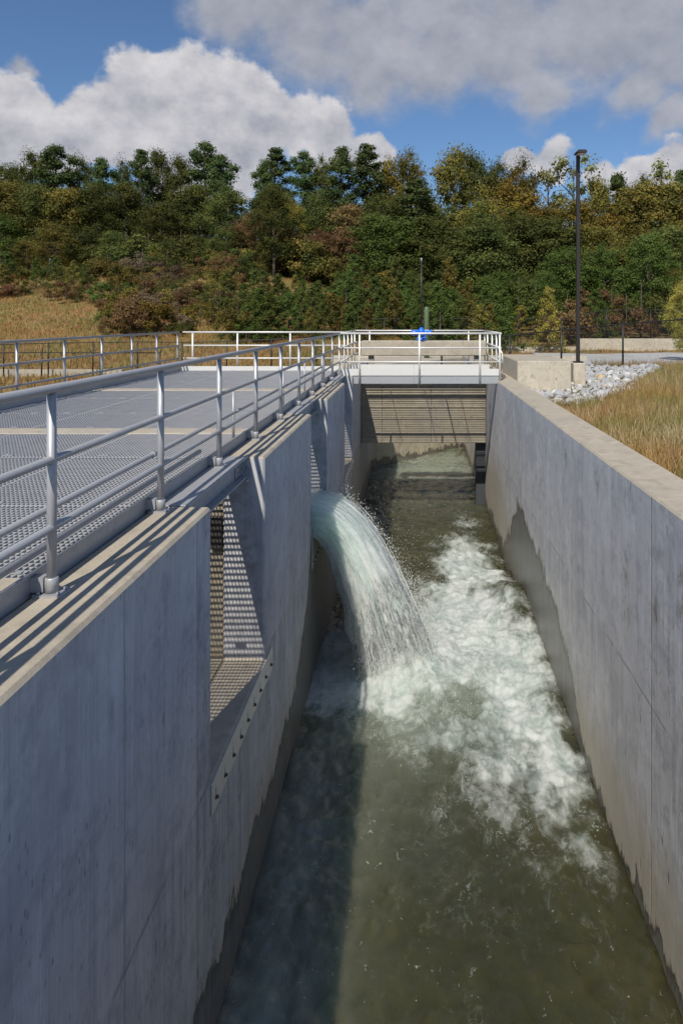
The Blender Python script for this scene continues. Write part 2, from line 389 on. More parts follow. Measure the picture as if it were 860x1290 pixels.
def grass_mat(name, cs):
    m, t = new_mat(name); pos = t.n('ShaderNodeNewGeometry').outputs['Position']
    a = t.n('ShaderNodeAttribute', attribute_name='shade').outputs['Fac']
    n = t.noise(pos, .30, 4, .6); n2 = t.noise(pos, .85, 5, .6)
    c = t.mix(t.ss(n, .40, .60), cs[0], cs[1]); c = t.mix(t.ss(n2, .50, .64), c, cs[2]); c = t.mix(t.m('MULTIPLY', t.ss(t.m('ADD', a, t.m('MULTIPLY', t.m('SUBTRACT', t.noise(pos, .33, 3), .5), 1.6)), .55, .95), .8), c, cs[3])
    d = t.n('ShaderNodeBsdfDiffuse', {0: c}); tr = t.n('ShaderNodeBsdfTranslucent', {0: c})
    t.n('ShaderNodeOutputMaterial', {0: t.n('ShaderNodeMixShader', {0: .3, 1: d.outputs[0], 2: tr.outputs[0]})}); return m
G_FIELD = grass_mat('field_grass', [(.38, .255, .10), (.22, .22, .07), (.42, .235, .13), (.60, .48, .33)])
G_HILL = grass_mat('hill_grass', [(.34, .215, .075), (.20, .20, .062), (.36, .165, .09), (.46, .33, .16)])

# ------------------------------------------------------------------ ground
def gz(x, y):
    x = np.asarray(x, float); y = np.asarray(y, float)
    lf = 1-sst(x, -14, 6)
    flatL = -.4-1.2*sst(y, 19, 32)
    left = flatL+.30*np.clip(y-38, 0, 22)+.10*np.clip(y-60, 0, 60)
    right = -.42-.2*sst(y, 24, 34)+.085*np.clip(y-46, 0, 70)
    z = left*lf+right*(1-lf)
    near = np.exp(-((x-0)**2/900+(y-10)**2/900))
    b = fbm(np.stack([x*.12, y*.12], 1) if x.ndim == 1 else np.stack([x.ravel()*.12, y.ravel()*.12], 1), 4, .5, 5).reshape(x.shape)
    return z+b*.9*sst(y, 30, 50)+b*.12
def gz1(x, y): return float(gz(np.array([x]), np.array([y]))[0])
XL, XR, ZR = -1.545, 2.115, -.137            # the channel's two faces, top of the right wall
WALL_LB, WALL_RB = XL-.43, XR+.53            # their backs
DECK_L, DECK_E = -6.48, 18.9
def axis(fine0, fine1, step, far0, far1, extra):
    a = list(np.arange(fine0, fine1+.01, step)); d = step; v = fine1
    while v < far1: d *= 1.35; v += d; a.append(v)
    d = step; v = fine0
    while v > far0: d *= 1.35; v -= d; a.append(v)
    a = [q for q in a if min(abs(q-e) for e in extra) > .3]+list(extra)
    return np.array(sorted(a))
HX0, HX1, HX2 = DECK_L-.28, -1.9, WALL_RB-.05
HY0, HY1, HY2 = -14.0, DECK_E+.3, 30.2
gx = axis(-45, 45, 1., -1500, 1500, [HX0, HX1, HX2]); gy = axis(-20, 100, 1., -400, 2600, [HY0, HY1, HY2])
GX, GY = np.meshgrid(gx, gy); GZ = gz(GX.ravel(), GY.ravel()).reshape(GX.shape)
nx = len(gx)
fs, road = [], []
for j in range(len(gy)-1):
    for i in range(nx-1):
        cx, cy = (gx[i]+gx[i+1])/2, (gy[j]+gy[j+1])/2
        if (HX0 < cx < HX2 and HY0 < cy < HY1) or (HX1 < cx < HX2 and HY1 < cy < HY2): continue
        q = (j*nx+i, j*nx+i+1, (j+1)*nx+i+1, (j+1)*nx+i); fs.append(q)
        if 28.6 < cy < 42 and cx > 4 + (cy-28)*.25: road.append(q)
V = np.stack([GX.ravel(), GY.ravel(), GZ.ravel()], 1)
tag(link('ground', mesh_np('ground', V, fs, M_GROUND, True)), 'rolling ground of dry autumn grass around the channel', None, kind='structure')
used = sorted({i for q in road for i in q}); rm = {a: b for b, a in enumerate(used)}
RV = V[used].copy(); RV[:, 2] += .03
tag(link('gravel_road', mesh_np('gravel_road', RV, [tuple(rm[i] for i in q) for q in road], M_GRAVEL, True)), 'pale grey gravel road behind the chain-link fence', None, kind='structure')

# ------------------------------------------------------------------ channel walls
OPEN = [(5.21, 7.07), (10.3, 12.2), (15.3, 17.2)]
SILL = -2.1
poly = [(-14.02, -5.6), (25.2, -5.6), (25.2, 0)]
for a, b in reversed(OPEN): poly += [(b, 0), (b, SILL), (a, SILL), (a, 0)]
poly += [(-14.02, 0)]
def cut_bevel(mb, name, mat, mat2, parent=None, off=.02):
    me = mb.mesh(name, mat, off); me.materials.append(mat2)
    for p in me.polygons:                            # trowelled tops (and their chamfers) versus formed faces
        if p.normal.z > .5: p.material_index = 1
    return link(name, me, parent)
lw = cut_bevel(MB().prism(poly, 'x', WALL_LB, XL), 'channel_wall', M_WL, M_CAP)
tag(lw, 'long grey concrete channel wall at left with three tall weir openings under the railing', 'wall')
rw = cut_bevel(MB().prism([(-14.02, -5.6), (30, -5.6), (30, ZR), (-14.02, ZR)], 'x', XR, WALL_RB), 'channel_wall', M_WR, M_CAP)
tag(rw, 'plain concrete channel wall at right with broad tan top and arched wet mark', 'wall')
tag(cut_bevel(MB().prism([(WALL_LB, 25.203), (XL-.01, 25.203), (XR-.006, 29.75), (XR-.006, 30.4), (WALL_LB, 30.4)], 'z', -5.6, -.25), 'end_wall', M_END, M_CAP), 'sunlit concrete wall slanting across the channel beyond the gate', 'wall')
tag(MB().box(DECK_L-.25, WALL_RB, -14.4, -14.03, -5.6, -.1).build('rear_wall', M_BOX, bevel=.02), 'concrete wall closing the channel and basin behind the viewer', 'wall')
# ------------------------------------------------------------------ basin under the deck
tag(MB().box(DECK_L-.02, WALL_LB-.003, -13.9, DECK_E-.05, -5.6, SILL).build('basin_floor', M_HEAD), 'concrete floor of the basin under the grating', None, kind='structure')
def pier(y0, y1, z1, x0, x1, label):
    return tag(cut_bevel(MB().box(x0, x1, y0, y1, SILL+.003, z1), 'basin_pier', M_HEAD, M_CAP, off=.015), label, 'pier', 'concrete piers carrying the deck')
PIERS = [3.55, 8.68, 13.78]
PLAB = ['tan concrete pier top at the lower left corner, nearest the railing post',
        'tan concrete pier top striping the deck between first and second weir openings',
        'tan concrete pier top striping the deck farther off, before the end railing']
for y, lb in zip(PIERS, PLAB): pier(y-.20, y+.20, .012, DECK_L, WALL_LB-.004, lb)
tag(cut_bevel(MB().box(DECK_L-.25, DECK_L-.004, -14.0, DECK_E+.25, -5.6, .0), 'deck_side_wall', M_BOX, M_CAP), 'concrete wall under the far left railing of the grated deck', 'wall')
tag(cut_bevel(MB().box(DECK_L, WALL_LB-.004, DECK_E, DECK_E+.25, -5.6, .0), 'deck_end_wall', M_BOX, M_CAP), 'concrete wall under the white end railing of the deck', 'wall')
# guide walls beside each weir opening, behind the channel wall
for i, (a, b) in enumerate(OPEN):
    y1 = b+.06
    e = PIERS[i+1]-.204 if i < 2 else DECK_E-.004
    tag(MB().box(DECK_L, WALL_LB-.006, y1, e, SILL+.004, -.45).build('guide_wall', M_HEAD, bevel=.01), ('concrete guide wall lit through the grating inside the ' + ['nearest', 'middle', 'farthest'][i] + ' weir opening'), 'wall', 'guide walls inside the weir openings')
    for sx in (WALL_LB-.03,):
        pass
s = MB().box(WALL_LB-.13, WALL_LB-.012, 7.07+.002, 7.07+.056, -.95, -.62)
tag(s.build('guide_block', M_BOLT, bevel=.004), 'small dark steel block on the guide wall in the nearest weir opening', 'bracket')

# ------------------------------------------------------------------ deck grating
def grating(name, x0, x1, y0, y1, z, label, group, mat, sx=.058, sy=.036, depth=.026, along='x', bt=.006):
    """bars of a bar grating: tall bearing bars and thin cross rods, joined as one mesh"""
    m = MB()
    fr = .006
    m.box(x0, x1, y0, y0+fr, z-depth, z); m.box(x0, x1, y1-fr, y1, z-depth, z)
    m.box(x0, x0+fr, y0+fr, y1-fr, z-depth, z); m.box(x1-fr, x1, y0+fr, y1-fr, z-depth, z)
    if along == 'y':
        k = x0+sx
        while k < x1-sx*.5: m.box(k-bt/2, k+bt/2, y0+fr, y1-fr, z-depth, z-.001); k += sx
        k = y0+sy
        while k < y1-sy*.5: m.box(x0+fr, x1-fr, k-.0055, k+.0055, z-.016, z+.0015); k += sy
    else:
        k = y0+sx
        while k < y1-sx*.5: m.box(x0+fr, x1-fr, k-bt/2, k+bt/2, z-depth, z-.001); k += sx
        k = x0+sy
        while k < x1-sy*.5: m.box(k-.004, k+.004, y0+fr, y1-fr, z-.014, z+.0015); k += sy
    o = tag(m.build(name, mat), label, 'grating', group)
    if name == 'deck_grating':
        for k in range(3):
            c = link('saddle_clip', CLIP, o, None); c.location = (x0+(x1-x0)*(k+.5)/3, y0+.07, z+.002)
    return o
CLIP = MB().box(-.055, .055, -.018, .018, 0, .006).lathe([(.012, .006), (.012, .014)], (0, 0, 0), 6).mesh('saddle_clip', M_AL)
gap = .008
bays = [(-13.9, -9.6, -5.5, -1.4, PIERS[0]-.2), (PIERS[0]+.2, 5.22, 7.05, PIERS[1]-.2), (PIERS[1]+.2, 10.25, 12.2, PIERS[2]-.2), (PIERS[2]+.2, 15.35, 17.1, DECK_E)]
xs = [DECK_L, -4.98, -3.48, WALL_LB]
BN = ['nearest the camera', 'before the first tan stripe', 'between both tan stripes', 'beyond the last tan stripe']
CN = ['at the far left railing', 'in mid deck', 'at the front railing']
RN = ['rearmost', 'second', 'third', 'fourth']
for bi, b in enumerate(bays):
    for k in range(len(b)-1):
        for c in range(3):
            lab = f'grating panel {CN[c]}' + (f', {RN[k] if bi == 0 else ("near", "middle", "far")[k]} row' if len(b) > 2 else '') + f', {BN[bi]}'
            grating('deck_grating', xs[c]+gap/2, xs[c+1]-gap/2-(.02 if c == 2 else 0), b[k]+gap/2, b[k+1]-gap/2, .005, lab, 'bar grating panels of the deck', M_GRATE)
# ------------------------------------------------------------------ railings
RAIL_H = (1.067, .70, .345)
def post_mesh(name='post', h=1.04, mat=None, r=.0245): return MB().tube([(0, 0, .0), (0, 0, h)], r, 14).mesh(name, mat or M_AL)
def flange_mesh():
    m = MB().box(-.075, .075, -.055, .055, 0, .012)
    m.lathe([(.034, .012), (.034, .085), (.030, .09)], (0, 0, 0), 14)
    for sx in (-1, 1):
        for sy in (-1, 1): m.lathe([(.010, .012), (.010, .024)], (sx*.052, sy*.036, 0), 6)
    m.box(-.115, -.03, -.03, .03, .02, .095); m.lathe([(.014, -.085), (.014, -.112)], (0, .0, .06), 6, 'x')
    return m.mesh('base_flange', M_AL)
PM = post_mesh(); FM = flange_mesh()
def railing(name, label, p0, p1, posts, z=0., mat=M_AL, pm=None, fm=None, group=None, r=.0245, ends=(0, 0), heights=RAIL_H, skip=()):
    p0 = Vector((*p0, z)); p1 = Vector((*p1, z)); d = (p1-p0).normalized()
    t = thing(name, tuple(p0), label, 'railing', group)
    for i, h in enumerate(heights):
        MB().tube([p0-d*ends[0]+Vector((0, 0, h)), p1+d*ends[1]+Vector((0, 0, h))], r if i == 0 else r*.86, 14).build('rail', mat, t)
    first = None
    for q in posts:
        o = link('post', pm or PM, t, (q[0], q[1], z))
        if fm:
            f = bpy.data.objects.new('base_flange', fm); COL.objects.link(f); f.parent = o
    return t
RX = -1.88
posts = [(RX, 3.55+1.528*k) for k in range(-5, 10)]
fr = railing('front_railing', 'long grey three-rail pipe railing along the left wall, running from the foreground to the gate', (RX, -4.6), (RX, 17.302), posts, 0, fm=FM)
# toe plate with its clamp lip, one long angle
tp = MB().box(WALL_LB-.018, WALL_LB-.006, -11, DECK_E-.3, -.02, .115).box(WALL_LB-.006, WALL_LB+.004, -11, DECK_E-.3, .104, .115)
tp.build('toe_plate', M_AL, fr)
lp = [(DECK_L, 18.76-1.52*k) for k in range(0, 15)]
lr = railing('deck_side_railing', 'grey three-rail pipe railing on the far left side of the deck', (DECK_L, -3), (DECK_L, DECK_E-.06), lp, .0, fm=FM)
MB().box(DECK_L+.03, DECK_L+.042, -3, DECK_E-.1, .008, .13).build('toe_plate', M_AL, lr)
er = railing('deck_end_railing', 'white three-rail railing closing the far end of the deck', (DECK_L+.09, DECK_E+.02), (-1.95, DECK_E+.02), [(x, DECK_E+.02) for x in (-6.12, -4.88, -3.42, -2.05)], .0, mat=M_WHITE, pm=post_mesh(mat=M_WHITE), fm=None)
MB().box(DECK_L+.06, -1.98, DECK_E-.045, DECK_E-.03, .008, .13).build('toe_plate', M_WHITE, er)
# low pipe rail standing on the grating behind the front railing
lo = thing('low_pipe_rail', (-2.02, 2, 0), 'thin low pipe rail on short posts standing on the grating behind the front railing', 'pipe rail')
MB().tube([(-2.02, -4, .38), (-2.02, 17.0, .38)], .019, 10).build('pipe', M_AL, lo)
MB().tube([(-2.02, -4, .18), (-2.02, 6.45, .18)], .021, 10).build('pipe', M_AL, lo)
sp_ = post_mesh('short_post', .60, r=.015)
for y in (7.75, 10.7, 12.8, 15.2): link('short_post', sp_, lo, (-2.045, y, .007))
for y in (3.2, 5.3, 7.8, 10.4): MB().lathe([(.024, -.03), (.024, .03)], (-2.02, y, .38), 10, 'y').build('coupling', M_GALV, lo)
# steel channels bridging the weir openings
ONM = ['nearest', 'middle', 'farthest']
for i, (a, b) in enumerate(OPEN):
    t = thing('steel_beam', (RX, a, -.2), f'grey steel channel beam carrying the railing across the {ONM[i]} weir opening', 'beam', 'channel beams over the weir openings')
    x = -1.80
    m = MB().box(x-.012, x, a+.004, b-.004, -.205, -.004).box(x, x+.085, a+.004, b-.004, -.205, -.19).box(x-.16, x+.085, a+.004, b-.004, -.004, .008)
    m.build('channel', M_GALV, t, bevel=.002)
    br = MB().box(x+.0, x+.10, b-.10, b-.012, -.24, -.215).box(x+.002, x+.014, b-.20, b-.012, -.18, -.03)
    br.build('bracket', M_GALV, t, bevel=.003)
    for (dy, dz) in ((-.05, -.07), (-.05, -.14), (-.13, -.07), (-.13, -.14)):
        MB().lathe([(.015, .014), (.015, .030)], (x, b+dy, dz), 6, 'x').build('bolt', M_GALV, t)
# weir plates
for i, (a, b) in enumerate(OPEN):
    t = thing('weir_plate', (XL, a, -2.35), ['long pale bolted weir plate below the nearest weir opening', 'bolted weir plate under the pouring water', 'small pale bolted weir plate below the farthest weir opening'][i], 'weir plate', 'bolted weir plates')
    y0, y1 = a-.02, b+.34
    if i == 1: y0, y1 = a+.02, b-.02
    MB().box(XL+.002, XL+.014, y0, y1, -2.355, -2.115 if i != 1 else -1.885).build('plate', M_PLATE, t, bevel=.002)
    for k in range(9):
        y = y0+.10+(y1-y0-.2)*k/8
        MB().lathe([(.019, .014), (.019, .020), (.013, .021), (.012, .036)], (XL, y, -2.27), 8, 'x').build('bolt', M_BOLT, t)
        MB().box(XL+.014, XL+.0165, y-.012, y+.012, -2.27, -2.20).build('slot', M_GALV, t)

# ------------------------------------------------------------------ platform and gate
PF, PB, PX0, PX1 = 17.3, 21.5, -1.88, 2.17
pt = thing('gate_platform', (0, PF, -.2), 'white aluminium walkway platform bridging the channel above the gate', 'platform')
for k, (a, b) in enumerate([(PX0+.05, .0), (.0, PX1-.02)]):
    MB().box(a+.004, b-.004, PF, PF+.012, -.0, .17).build('toe_plate', M_WHITE, pt)
    MB().box(a+.004, b-.004, PF+.015, PF+.10, -.21, -.03).build('edge_beam', M_GALV, pt, bevel=.004)
    MB().box(a+.004, b-.004, 19.3, 19.34, -.13, -.04).build('edge_beam', M_GALV, pt, bevel=.004)
    MB().box(a+.004, b-.004, 19.44, 19.452, .0, .14).build('toe_plate', M_WHITE, pt)
for x in (PX0+.06, .74, PX1-.09): MB().box(x, x+.02, PF+.105, 19.295, -.09, -.042).build('cross_beam', M_GALV, pt)
for k in range(4):
    x0 = PX0+.05+k*1.0; o = grating('floor_grating', x0+.004, x0+.996, PF+.02, 19.42, -.002, None, None, M_WHITE, .06, .9, .018, 'x', .005)
    for kk in ('category', 'label'):
        if kk in o: del o[kk]
    o.parent = pt; o.matrix_parent_inverse = Matrix.Translation(-Vector(pt.location))
wp = post_mesh('post', 1.04, M_WHITE, .0235); wp2 = MB().tube([(0, 0, -.22), (0, 0, 1.04)], .0235, 14).mesh('post', M_WHITE)
railing('platform_railing', 'white three-rail railing on the near edge of the gate platform', (PX0, PF-.03), (PX1, PF-.03), [(x, PF-.03) for x in (PX0+.0, -1.37, .14, 1.67, PX1)], 0, M_WHITE, wp2, None, 'railings round the gate platform')
railing('platform_railing', 'white three-rail railing on the rear edge of the gate platform', (PX0+.02, PB), (PX1+.06, PB), [(x, PB) for x in (PX0+.02, -1.39, 1.72, PX1+.06)], 0, M_WHITE, wp, None, 'railings round the gate platform')
railing('platform_railing', 'white three-rail railing on the left return of the gate platform', (PX0+.03, 17.6), (PX0+.03, PB-.03), [(PX0+.03, y) for y in (18.2, 19.2, 20.4)], 0, M_WHITE, wp, None, 'railings round the gate platform')
railing('platform_railing', 'white three-rail railing on the right return of the gate platform', (PX1+.03, PF), (PX1+.03, PB-.03), [(PX1+.03, y) for y in (18.2, 19.2, 20.4)], 0, M_WHITE, wp, None, 'railings round the gate platform')
st = thing('stair_handrail', (2.4, 19, -.1), 'small bent handrail beside the right end of the gate platform', 'handrail')
for h in (.62, .36):
    MB().tube([(2.22, 18.9, h), (2.30, 18.75, h), (2.36, 18.65, h-.03), (2.40, 18.6, h-.12), (2.41, 18.59, h-.22), (2.41, 18.59, -.14)], .02, 10).build('pipe', M_WHITE, st)
# headwall / gate
GY = 20.0
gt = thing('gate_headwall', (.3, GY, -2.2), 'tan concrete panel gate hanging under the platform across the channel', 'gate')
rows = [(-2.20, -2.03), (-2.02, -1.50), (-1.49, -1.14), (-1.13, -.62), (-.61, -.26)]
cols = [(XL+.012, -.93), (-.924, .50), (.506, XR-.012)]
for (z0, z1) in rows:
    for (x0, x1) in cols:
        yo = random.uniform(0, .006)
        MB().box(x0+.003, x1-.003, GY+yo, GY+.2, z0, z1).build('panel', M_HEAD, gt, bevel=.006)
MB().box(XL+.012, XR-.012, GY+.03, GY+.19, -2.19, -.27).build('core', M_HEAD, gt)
for z in (-1.495, -1.135, -.615): MB().box(XL+.014, XR-.014, GY-.016, GY+.01, z-.022, z+.022).build('rib', M_HEAD, gt, bevel=.005)
bt = cut_bevel(MB().box(XL+.015, XR-.01, GY-.12, GY+.22, .36, .80), 'lifting_beam', M_CAP, M_CAP)
tag(bt, 'pale tan concrete beam above the platform floor behind its front railing', 'beam')
for x in (-1.25, 1.85): MB().box(x-.08, x+.08, GY-.0, GY+.16, -.25, .358).build('support', M_HEAD, bt)
MB().tube([(.18, GY+.02, -.3), (.18, GY+.02, .357)], .025, 8).build('stem', M_BOLT, bt)
tag(MB().box(1.84, XR-.003, GY+.26, GY+.36, -5.6, -.3).box(1.84, 1.88, GY+.365, GY+.6, -5.6, -.3).build('gate_guide', M_GUIDE, bevel=.008), 'dark steel guide column at the right side under the gate', 'gate guide')
# actuator
ac = thing('valve_actuator', (.2, GY-.2, .8), 'bright blue electric valve actuator on the beam above the gate', 'actuator')
ax, ay = .22, GY-.02
MB().lathe([(.11, .80), (.11, .83), (.065, .84), (.065, .93), (.095, .94), (.105, .97), (.105, 1.10), (.085, 1.13), (.05, 1.16), (.045, 1.19)], (ax, ay, 0), 20).build('body', M_BLUE, ac)
MB().lathe([(.07, -.30), (.082, -.29), (.082, -.08), (.06, -.07), (.06, .05)], (ax, ay, 1.03), 18, 'x').build('motor', M_BLUE, ac)
MB().lathe([(.06, .05), (.072, .08), (.072, .22), (.088, .23), (.088, .29), (.07, .30)], (ax, ay, 1.03), 18, 'x').build('switch_housing', M_BLUE, ac)
m = MB()
ring = [(ax+.02+.10*math.cos(a), ay-.19, .985+.10*math.sin(a)) for a in np.linspace(0, 2*math.pi, 25)]
m.tube(ring, .012, 8, caps=False)
for a in (0, 2.09, 4.19): m.tube([(ax+.02, ay-.19, .985), (ax+.02+.1*math.cos(a+.5), ay-.19, .985+.1*math.sin(a+.5))], .009, 6)
m.lathe([(.03, -.21), (.03, -.08)], (ax+.02, ay, .985), 10, 'y'); m.build('handwheel', M_BLUE, ac)
for sg in (-1, 1): MB().tube([(ax+sg*.05, ay-.03, .93), (ax+sg*.17, ay-.05, .80)], .022, 8).build('leg', M_BLUE, ac)
stc = thing('stem_cover', (ax, ay, 1.19), 'thin dark valve stem tube with pale tip rising above the blue actuator', 'stem tube')
MB().tube([(ax, ay, 1.19), (ax, ay, 3.12)], .022, 8).build('tube', M_BRONZE, stc); MB().lathe([(.026, 3.12), (.026, 3.20), (.012, 3.22)], (ax, ay, 0), 8).build('tip', M_AL, stc)
tag(MB().lathe([(.11, -.7), (.11, 1.85), (.09, 1.93), (.04, 1.97)], (.55, 26.5+3, 0), 14).build('green_post', M_GREEN), 'weathered green marker post standing behind the platform', 'post')

# ------------------------------------------------------------------ right bank: concrete box, lamp, riprap
bx = cut_bevel(MB().box(WALL_RB+.004, 4.02, 17.45, 20.7, -1.2, .36), 'concrete_vault', M_BOX, M_CAP)
tag(bx, 'pale cream concrete vault block beside the right channel wall', 'concrete vault')
tag(MB().box(4.42, 4.76, 18.93, 19.27, -1, .21).build('lamp_footing', M_BOX, bevel=.015), 'square concrete footing under the tall lamp post', 'footing')
lm = thing('street_lamp', (4.585, 19.1, .21), 'tall dark bronze lamp post with a small flat head on the right bank', 'street lamp')
MB().box(4.47, 4.71, 18.98, 19.22, .212, .25).build('base_plate', M_BRONZE, lm)
MB().prism([(4.585-.048, 19.1-.052), (4.585+.048, 19.1-.052), (4.585+.048, 19.1+.052), (4.585-.048, 19.1+.052)], 'z', .25, 6.02).build('pole', M_BRONZE, lm, bevel=.012)
MB().tube([(4.585, 19.1, 5.98), (4.585, 18.9, 6.02)], .035, 8).build('arm', M_BRONZE, lm)
MB().prism([(-.13, 5.98), (.13, 5.98), (.14, 6.02), (.10, 6.06), (-.10, 6.06), (-.14, 6.02)], 'y', 18.62, 19.0).build('lamp_head', M_BRONZE, lm, loc=(4.585, 0, 0))
MB().box(4.585-.09, 4.585+.09, 18.68, 18.94, 5.966, 5.978).build('lens', M_WHITE, lm)
# riprap
RP = [(2.72, 15.9), (3.3, 14.3), (4.4, 15.8), (5.6, 17.9), (7.2, 21.5), (9.3, 25.6), (5.9, 25.8), (4.9, 21.3), (4.1, 20.8), (4.06, 17.36), (2.72, 17.36)]
def inside(x, y, P):
    c = False; j = len(P)-1
    for i in range(len(P)):
        if (P[i][1] > y) != (P[j][1] > y) and x < (P[j][0]-P[i][0])*(y-P[i][1])/(P[j][1]-P[i][1])+P[i][0]: c = not c
        j = i
    return c
def stone_mesh(k):
    bm = bmesh.new(); bmesh.ops.create_icosphere(bm, subdivisions=2, radius=1)
    V0 = np.array([v.co[:] for v in bm.verts])
    for q in range(9):                                # planes knocked off: angular quarry stone
        n = rng.normal(size=3); n /= np.linalg.norm(n); lim = rng.uniform(.45, .8)
        dd = V0@n; V0 = V0-np.outer(np.clip(dd-lim, 0, None), n)
    V0 = V0*np.array([1, rng.uniform(.6, .9), rng.uniform(.5, .75)])
    for v, c in zip(bm.verts, V0): v.co = c
    me = bpy.data.meshes.new('riprap_stone'); bm.to_mesh(me); bm.free(); me.materials.append(M_STONE); return me
SM = [stone_mesh(k) for k in range(7)]
pts = []; tries = 0
while len(pts) < 420 and tries < 40000:
    tries += 1
    x, y = random.uniform(2.7, 9.3), random.uniform(14.2, 25.8)
    if not inside(x, y, RP): continue
    r = random.choice((.09, .11, .13, .16, .2))*random.uniform(.85, 1.15)
    if any((x-a)**2+(y-b)**2 < (.66*(r+c))**2 for a, b, c in pts) : continue
    if 4.35 < x < 5.15 and 18.7 < y < 19.5: continue
    if x < 4.02+r and y > 17.45-r and y < 20.7+r: continue
    pts.append((x, y, r))
pts.sort(key=lambda p: p[1])
extra = MB()
for i, (x, y, r) in enumerate(pts):
    z = gz1(x, y)+r*.35+random.uniform(0, .04)
    rot = (random.uniform(-.5, .5), random.uniform(-.5, .5), random.uniform(0, 6.28))
    if i < 290:
        o = bpy.data.objects.new('riprap_stone', SM[i % 7]); COL.objects.link(o); o.location = (x, y, z); o.rotation_euler = rot; o.scale = (r,)*3
        tag(o, 'angular pale grey quarry stone in the riprap heap beside the concrete vault', 'stone', 'riprap stones beside the concrete vault')
    else:
        from mathutils import Euler
        M = Matrix.Translation((x, y, z)) @ Euler(rot).to_matrix().to_4x4() @ Matrix.Scale(r, 4)
        me = SM[i % 7]; extra.add([M @ v.co for v in me.vertices], [tuple(p.vertices) for p in me.polygons])
for q in range(500):
    x, y = random.uniform(2.7, 9.3), random.uniform(14.2, 25.8)
    if not inside(x, y, RP) or (x < 4.1 and 17.4 < y < 20.8): continue
    r = random.uniform(.03, .08); me = SM[q % 7]
    M = Matrix.Translation((x, y, gz1(x, y)+r*.4)) @ Matrix.Rotation(random.uniform(0, 6), 4, 'Z') @ Matrix.Scale(r, 4)
    extra.add([M @ v.co for v in me.vertices], [tuple(p.vertices) for p in me.polygons])
tag(extra.build('rock_chippings', M_STONE), 'small grey rock chippings between the riprap stones', None, kind='stuff')

# ------------------------------------------------------------------ fences and far walls
def chain_fence(label, pts, h, zs=None, wire=True, mesh_r=.0022, arm=False, cell=.075, group='black chain-link fences'):
    """pts: post positions (x, y); zs: ground height at each"""
    zs = zs or [gz1(*p) for p in pts]
    t = thing('chain_link_fence', (pts[0][0], pts[0][1], zs[0]), label, 'fence', group)
    for (x, y), z in zip(pts, zs):
        m = MB().tube([(x, y, z-.1), (x, y, z+h+.03)], .036, 8)
        if arm: m.tube([(x, y, z+h), (x+.10, y+.0, z+h+.25)], .02, 6)
        m.build('post', M_BLACK, t)
    MB().tube([(x, y, z+h) for (x, y), z in zip(pts, zs)], .024, 8).build('top_rail', M_BLACK, t)
    if wire:
        vs, fs = [], []
        for (p, q, z0, z1) in zip(pts, pts[1:], zs, zs[1:]):
            a = Vector((*p, z0+.03)); b = Vector((*q, z1+.03)); L = (b-a).length; u = (b-a)/L; hh = h-.05
            n = Vector((u.y, -u.x, 0)).normalized()*mesh_r
            for sg in (1, -1):
                k = -hh
                while k < L:
                    s0, s1 = max(k, 0), min(k+hh, L)
                    if s1 > s0+.01:
                        f0, f1 = (s0-k), (s1-k)
                        if sg < 0: f0, f1 = hh-f0, hh-f1
                        P0 = a+u*s0+Vector((0, 0, f0)); P1 = a+u*s1+Vector((0, 0, f1)); w_ = (P1-P0).normalized().cross(n).normalized()*mesh_r
                        bI = len(vs); 
                        vs += [P0+n*1.2, P0-n*.6+w_, P0-n*.6-w_, P1+n*1.2, P1-n*.6+w_, P1-n*.6-w_]
                        fs += [(bI, bI+1, bI+4, bI+3), (bI+1, bI+2, bI+5, bI+4), (bI+2, bI, bI+3, bI+5)]
                    k += cell
        o = link('wire_mesh', mesh_np('wire_mesh', [tuple(v) for v in vs], fs, M_BLACK), t); o['kind'] = 'stuff'
    return t
chain_fence('black chain-link fence rising to the right behind the riprap', [(1.0, 24.6), (3.5, 25), (5.5, 25.5), (7.95, 26), (10.6, 26.6), (13.3, 27.2), (16, 27.8)], 1.68,
            [-1.05, -.86, -.66, -.43, -.25, -.2, -.15])
chain_fence('black chain-link fence on top of the far concrete wall', [(x, 46.2) for x in np.arange(-8, 30, 3.0)], 2.0, [(-.55 if x < 11 else .05) for x in np.arange(-8, 30, 3.0)], cell=.14, mesh_r=.004)
chain_fence('black chain-link fence along the foot of the grassy hill at left', [(x, 36.0) for x in np.arange(-31, -5, 2.35)], 1.75, cell=.13, mesh_r=.003)
chain_fence('short black chain-link fence with bent barbed arms before the hill at left', [(x, 31.5) for x in (-25.3, -22.6, -19.9, -17.15, -14.45, -11.7)], 1.45, wire=False, arm=True)
def far_wall(label, x0, x1, y, z0, z1, th=.3):
    return tag(cut_bevel(MB().box(x0, x1, y, y+th, z0, z1), 'retaining_wall', M_BOX, M_CAP), label, 'retaining wall')
far_wall('white concrete retaining wall behind the gravel road at right', 11.0, 34, 45.6, -1.5, .13)
far_wall('lower tan concrete wall left of the lamp post, far behind the gate platform', 4.5, 10.98, 45.6, -1.5, -.42)
far_wall('low pale concrete kerb wall at the foot of the grassy hill at left', -34, -15.5, 36.3, -2.2, -1.25)
far_wall('pale concrete wall beyond the channel behind the gate platform', -4, 8.5, 33.5, -1.6, -.36)

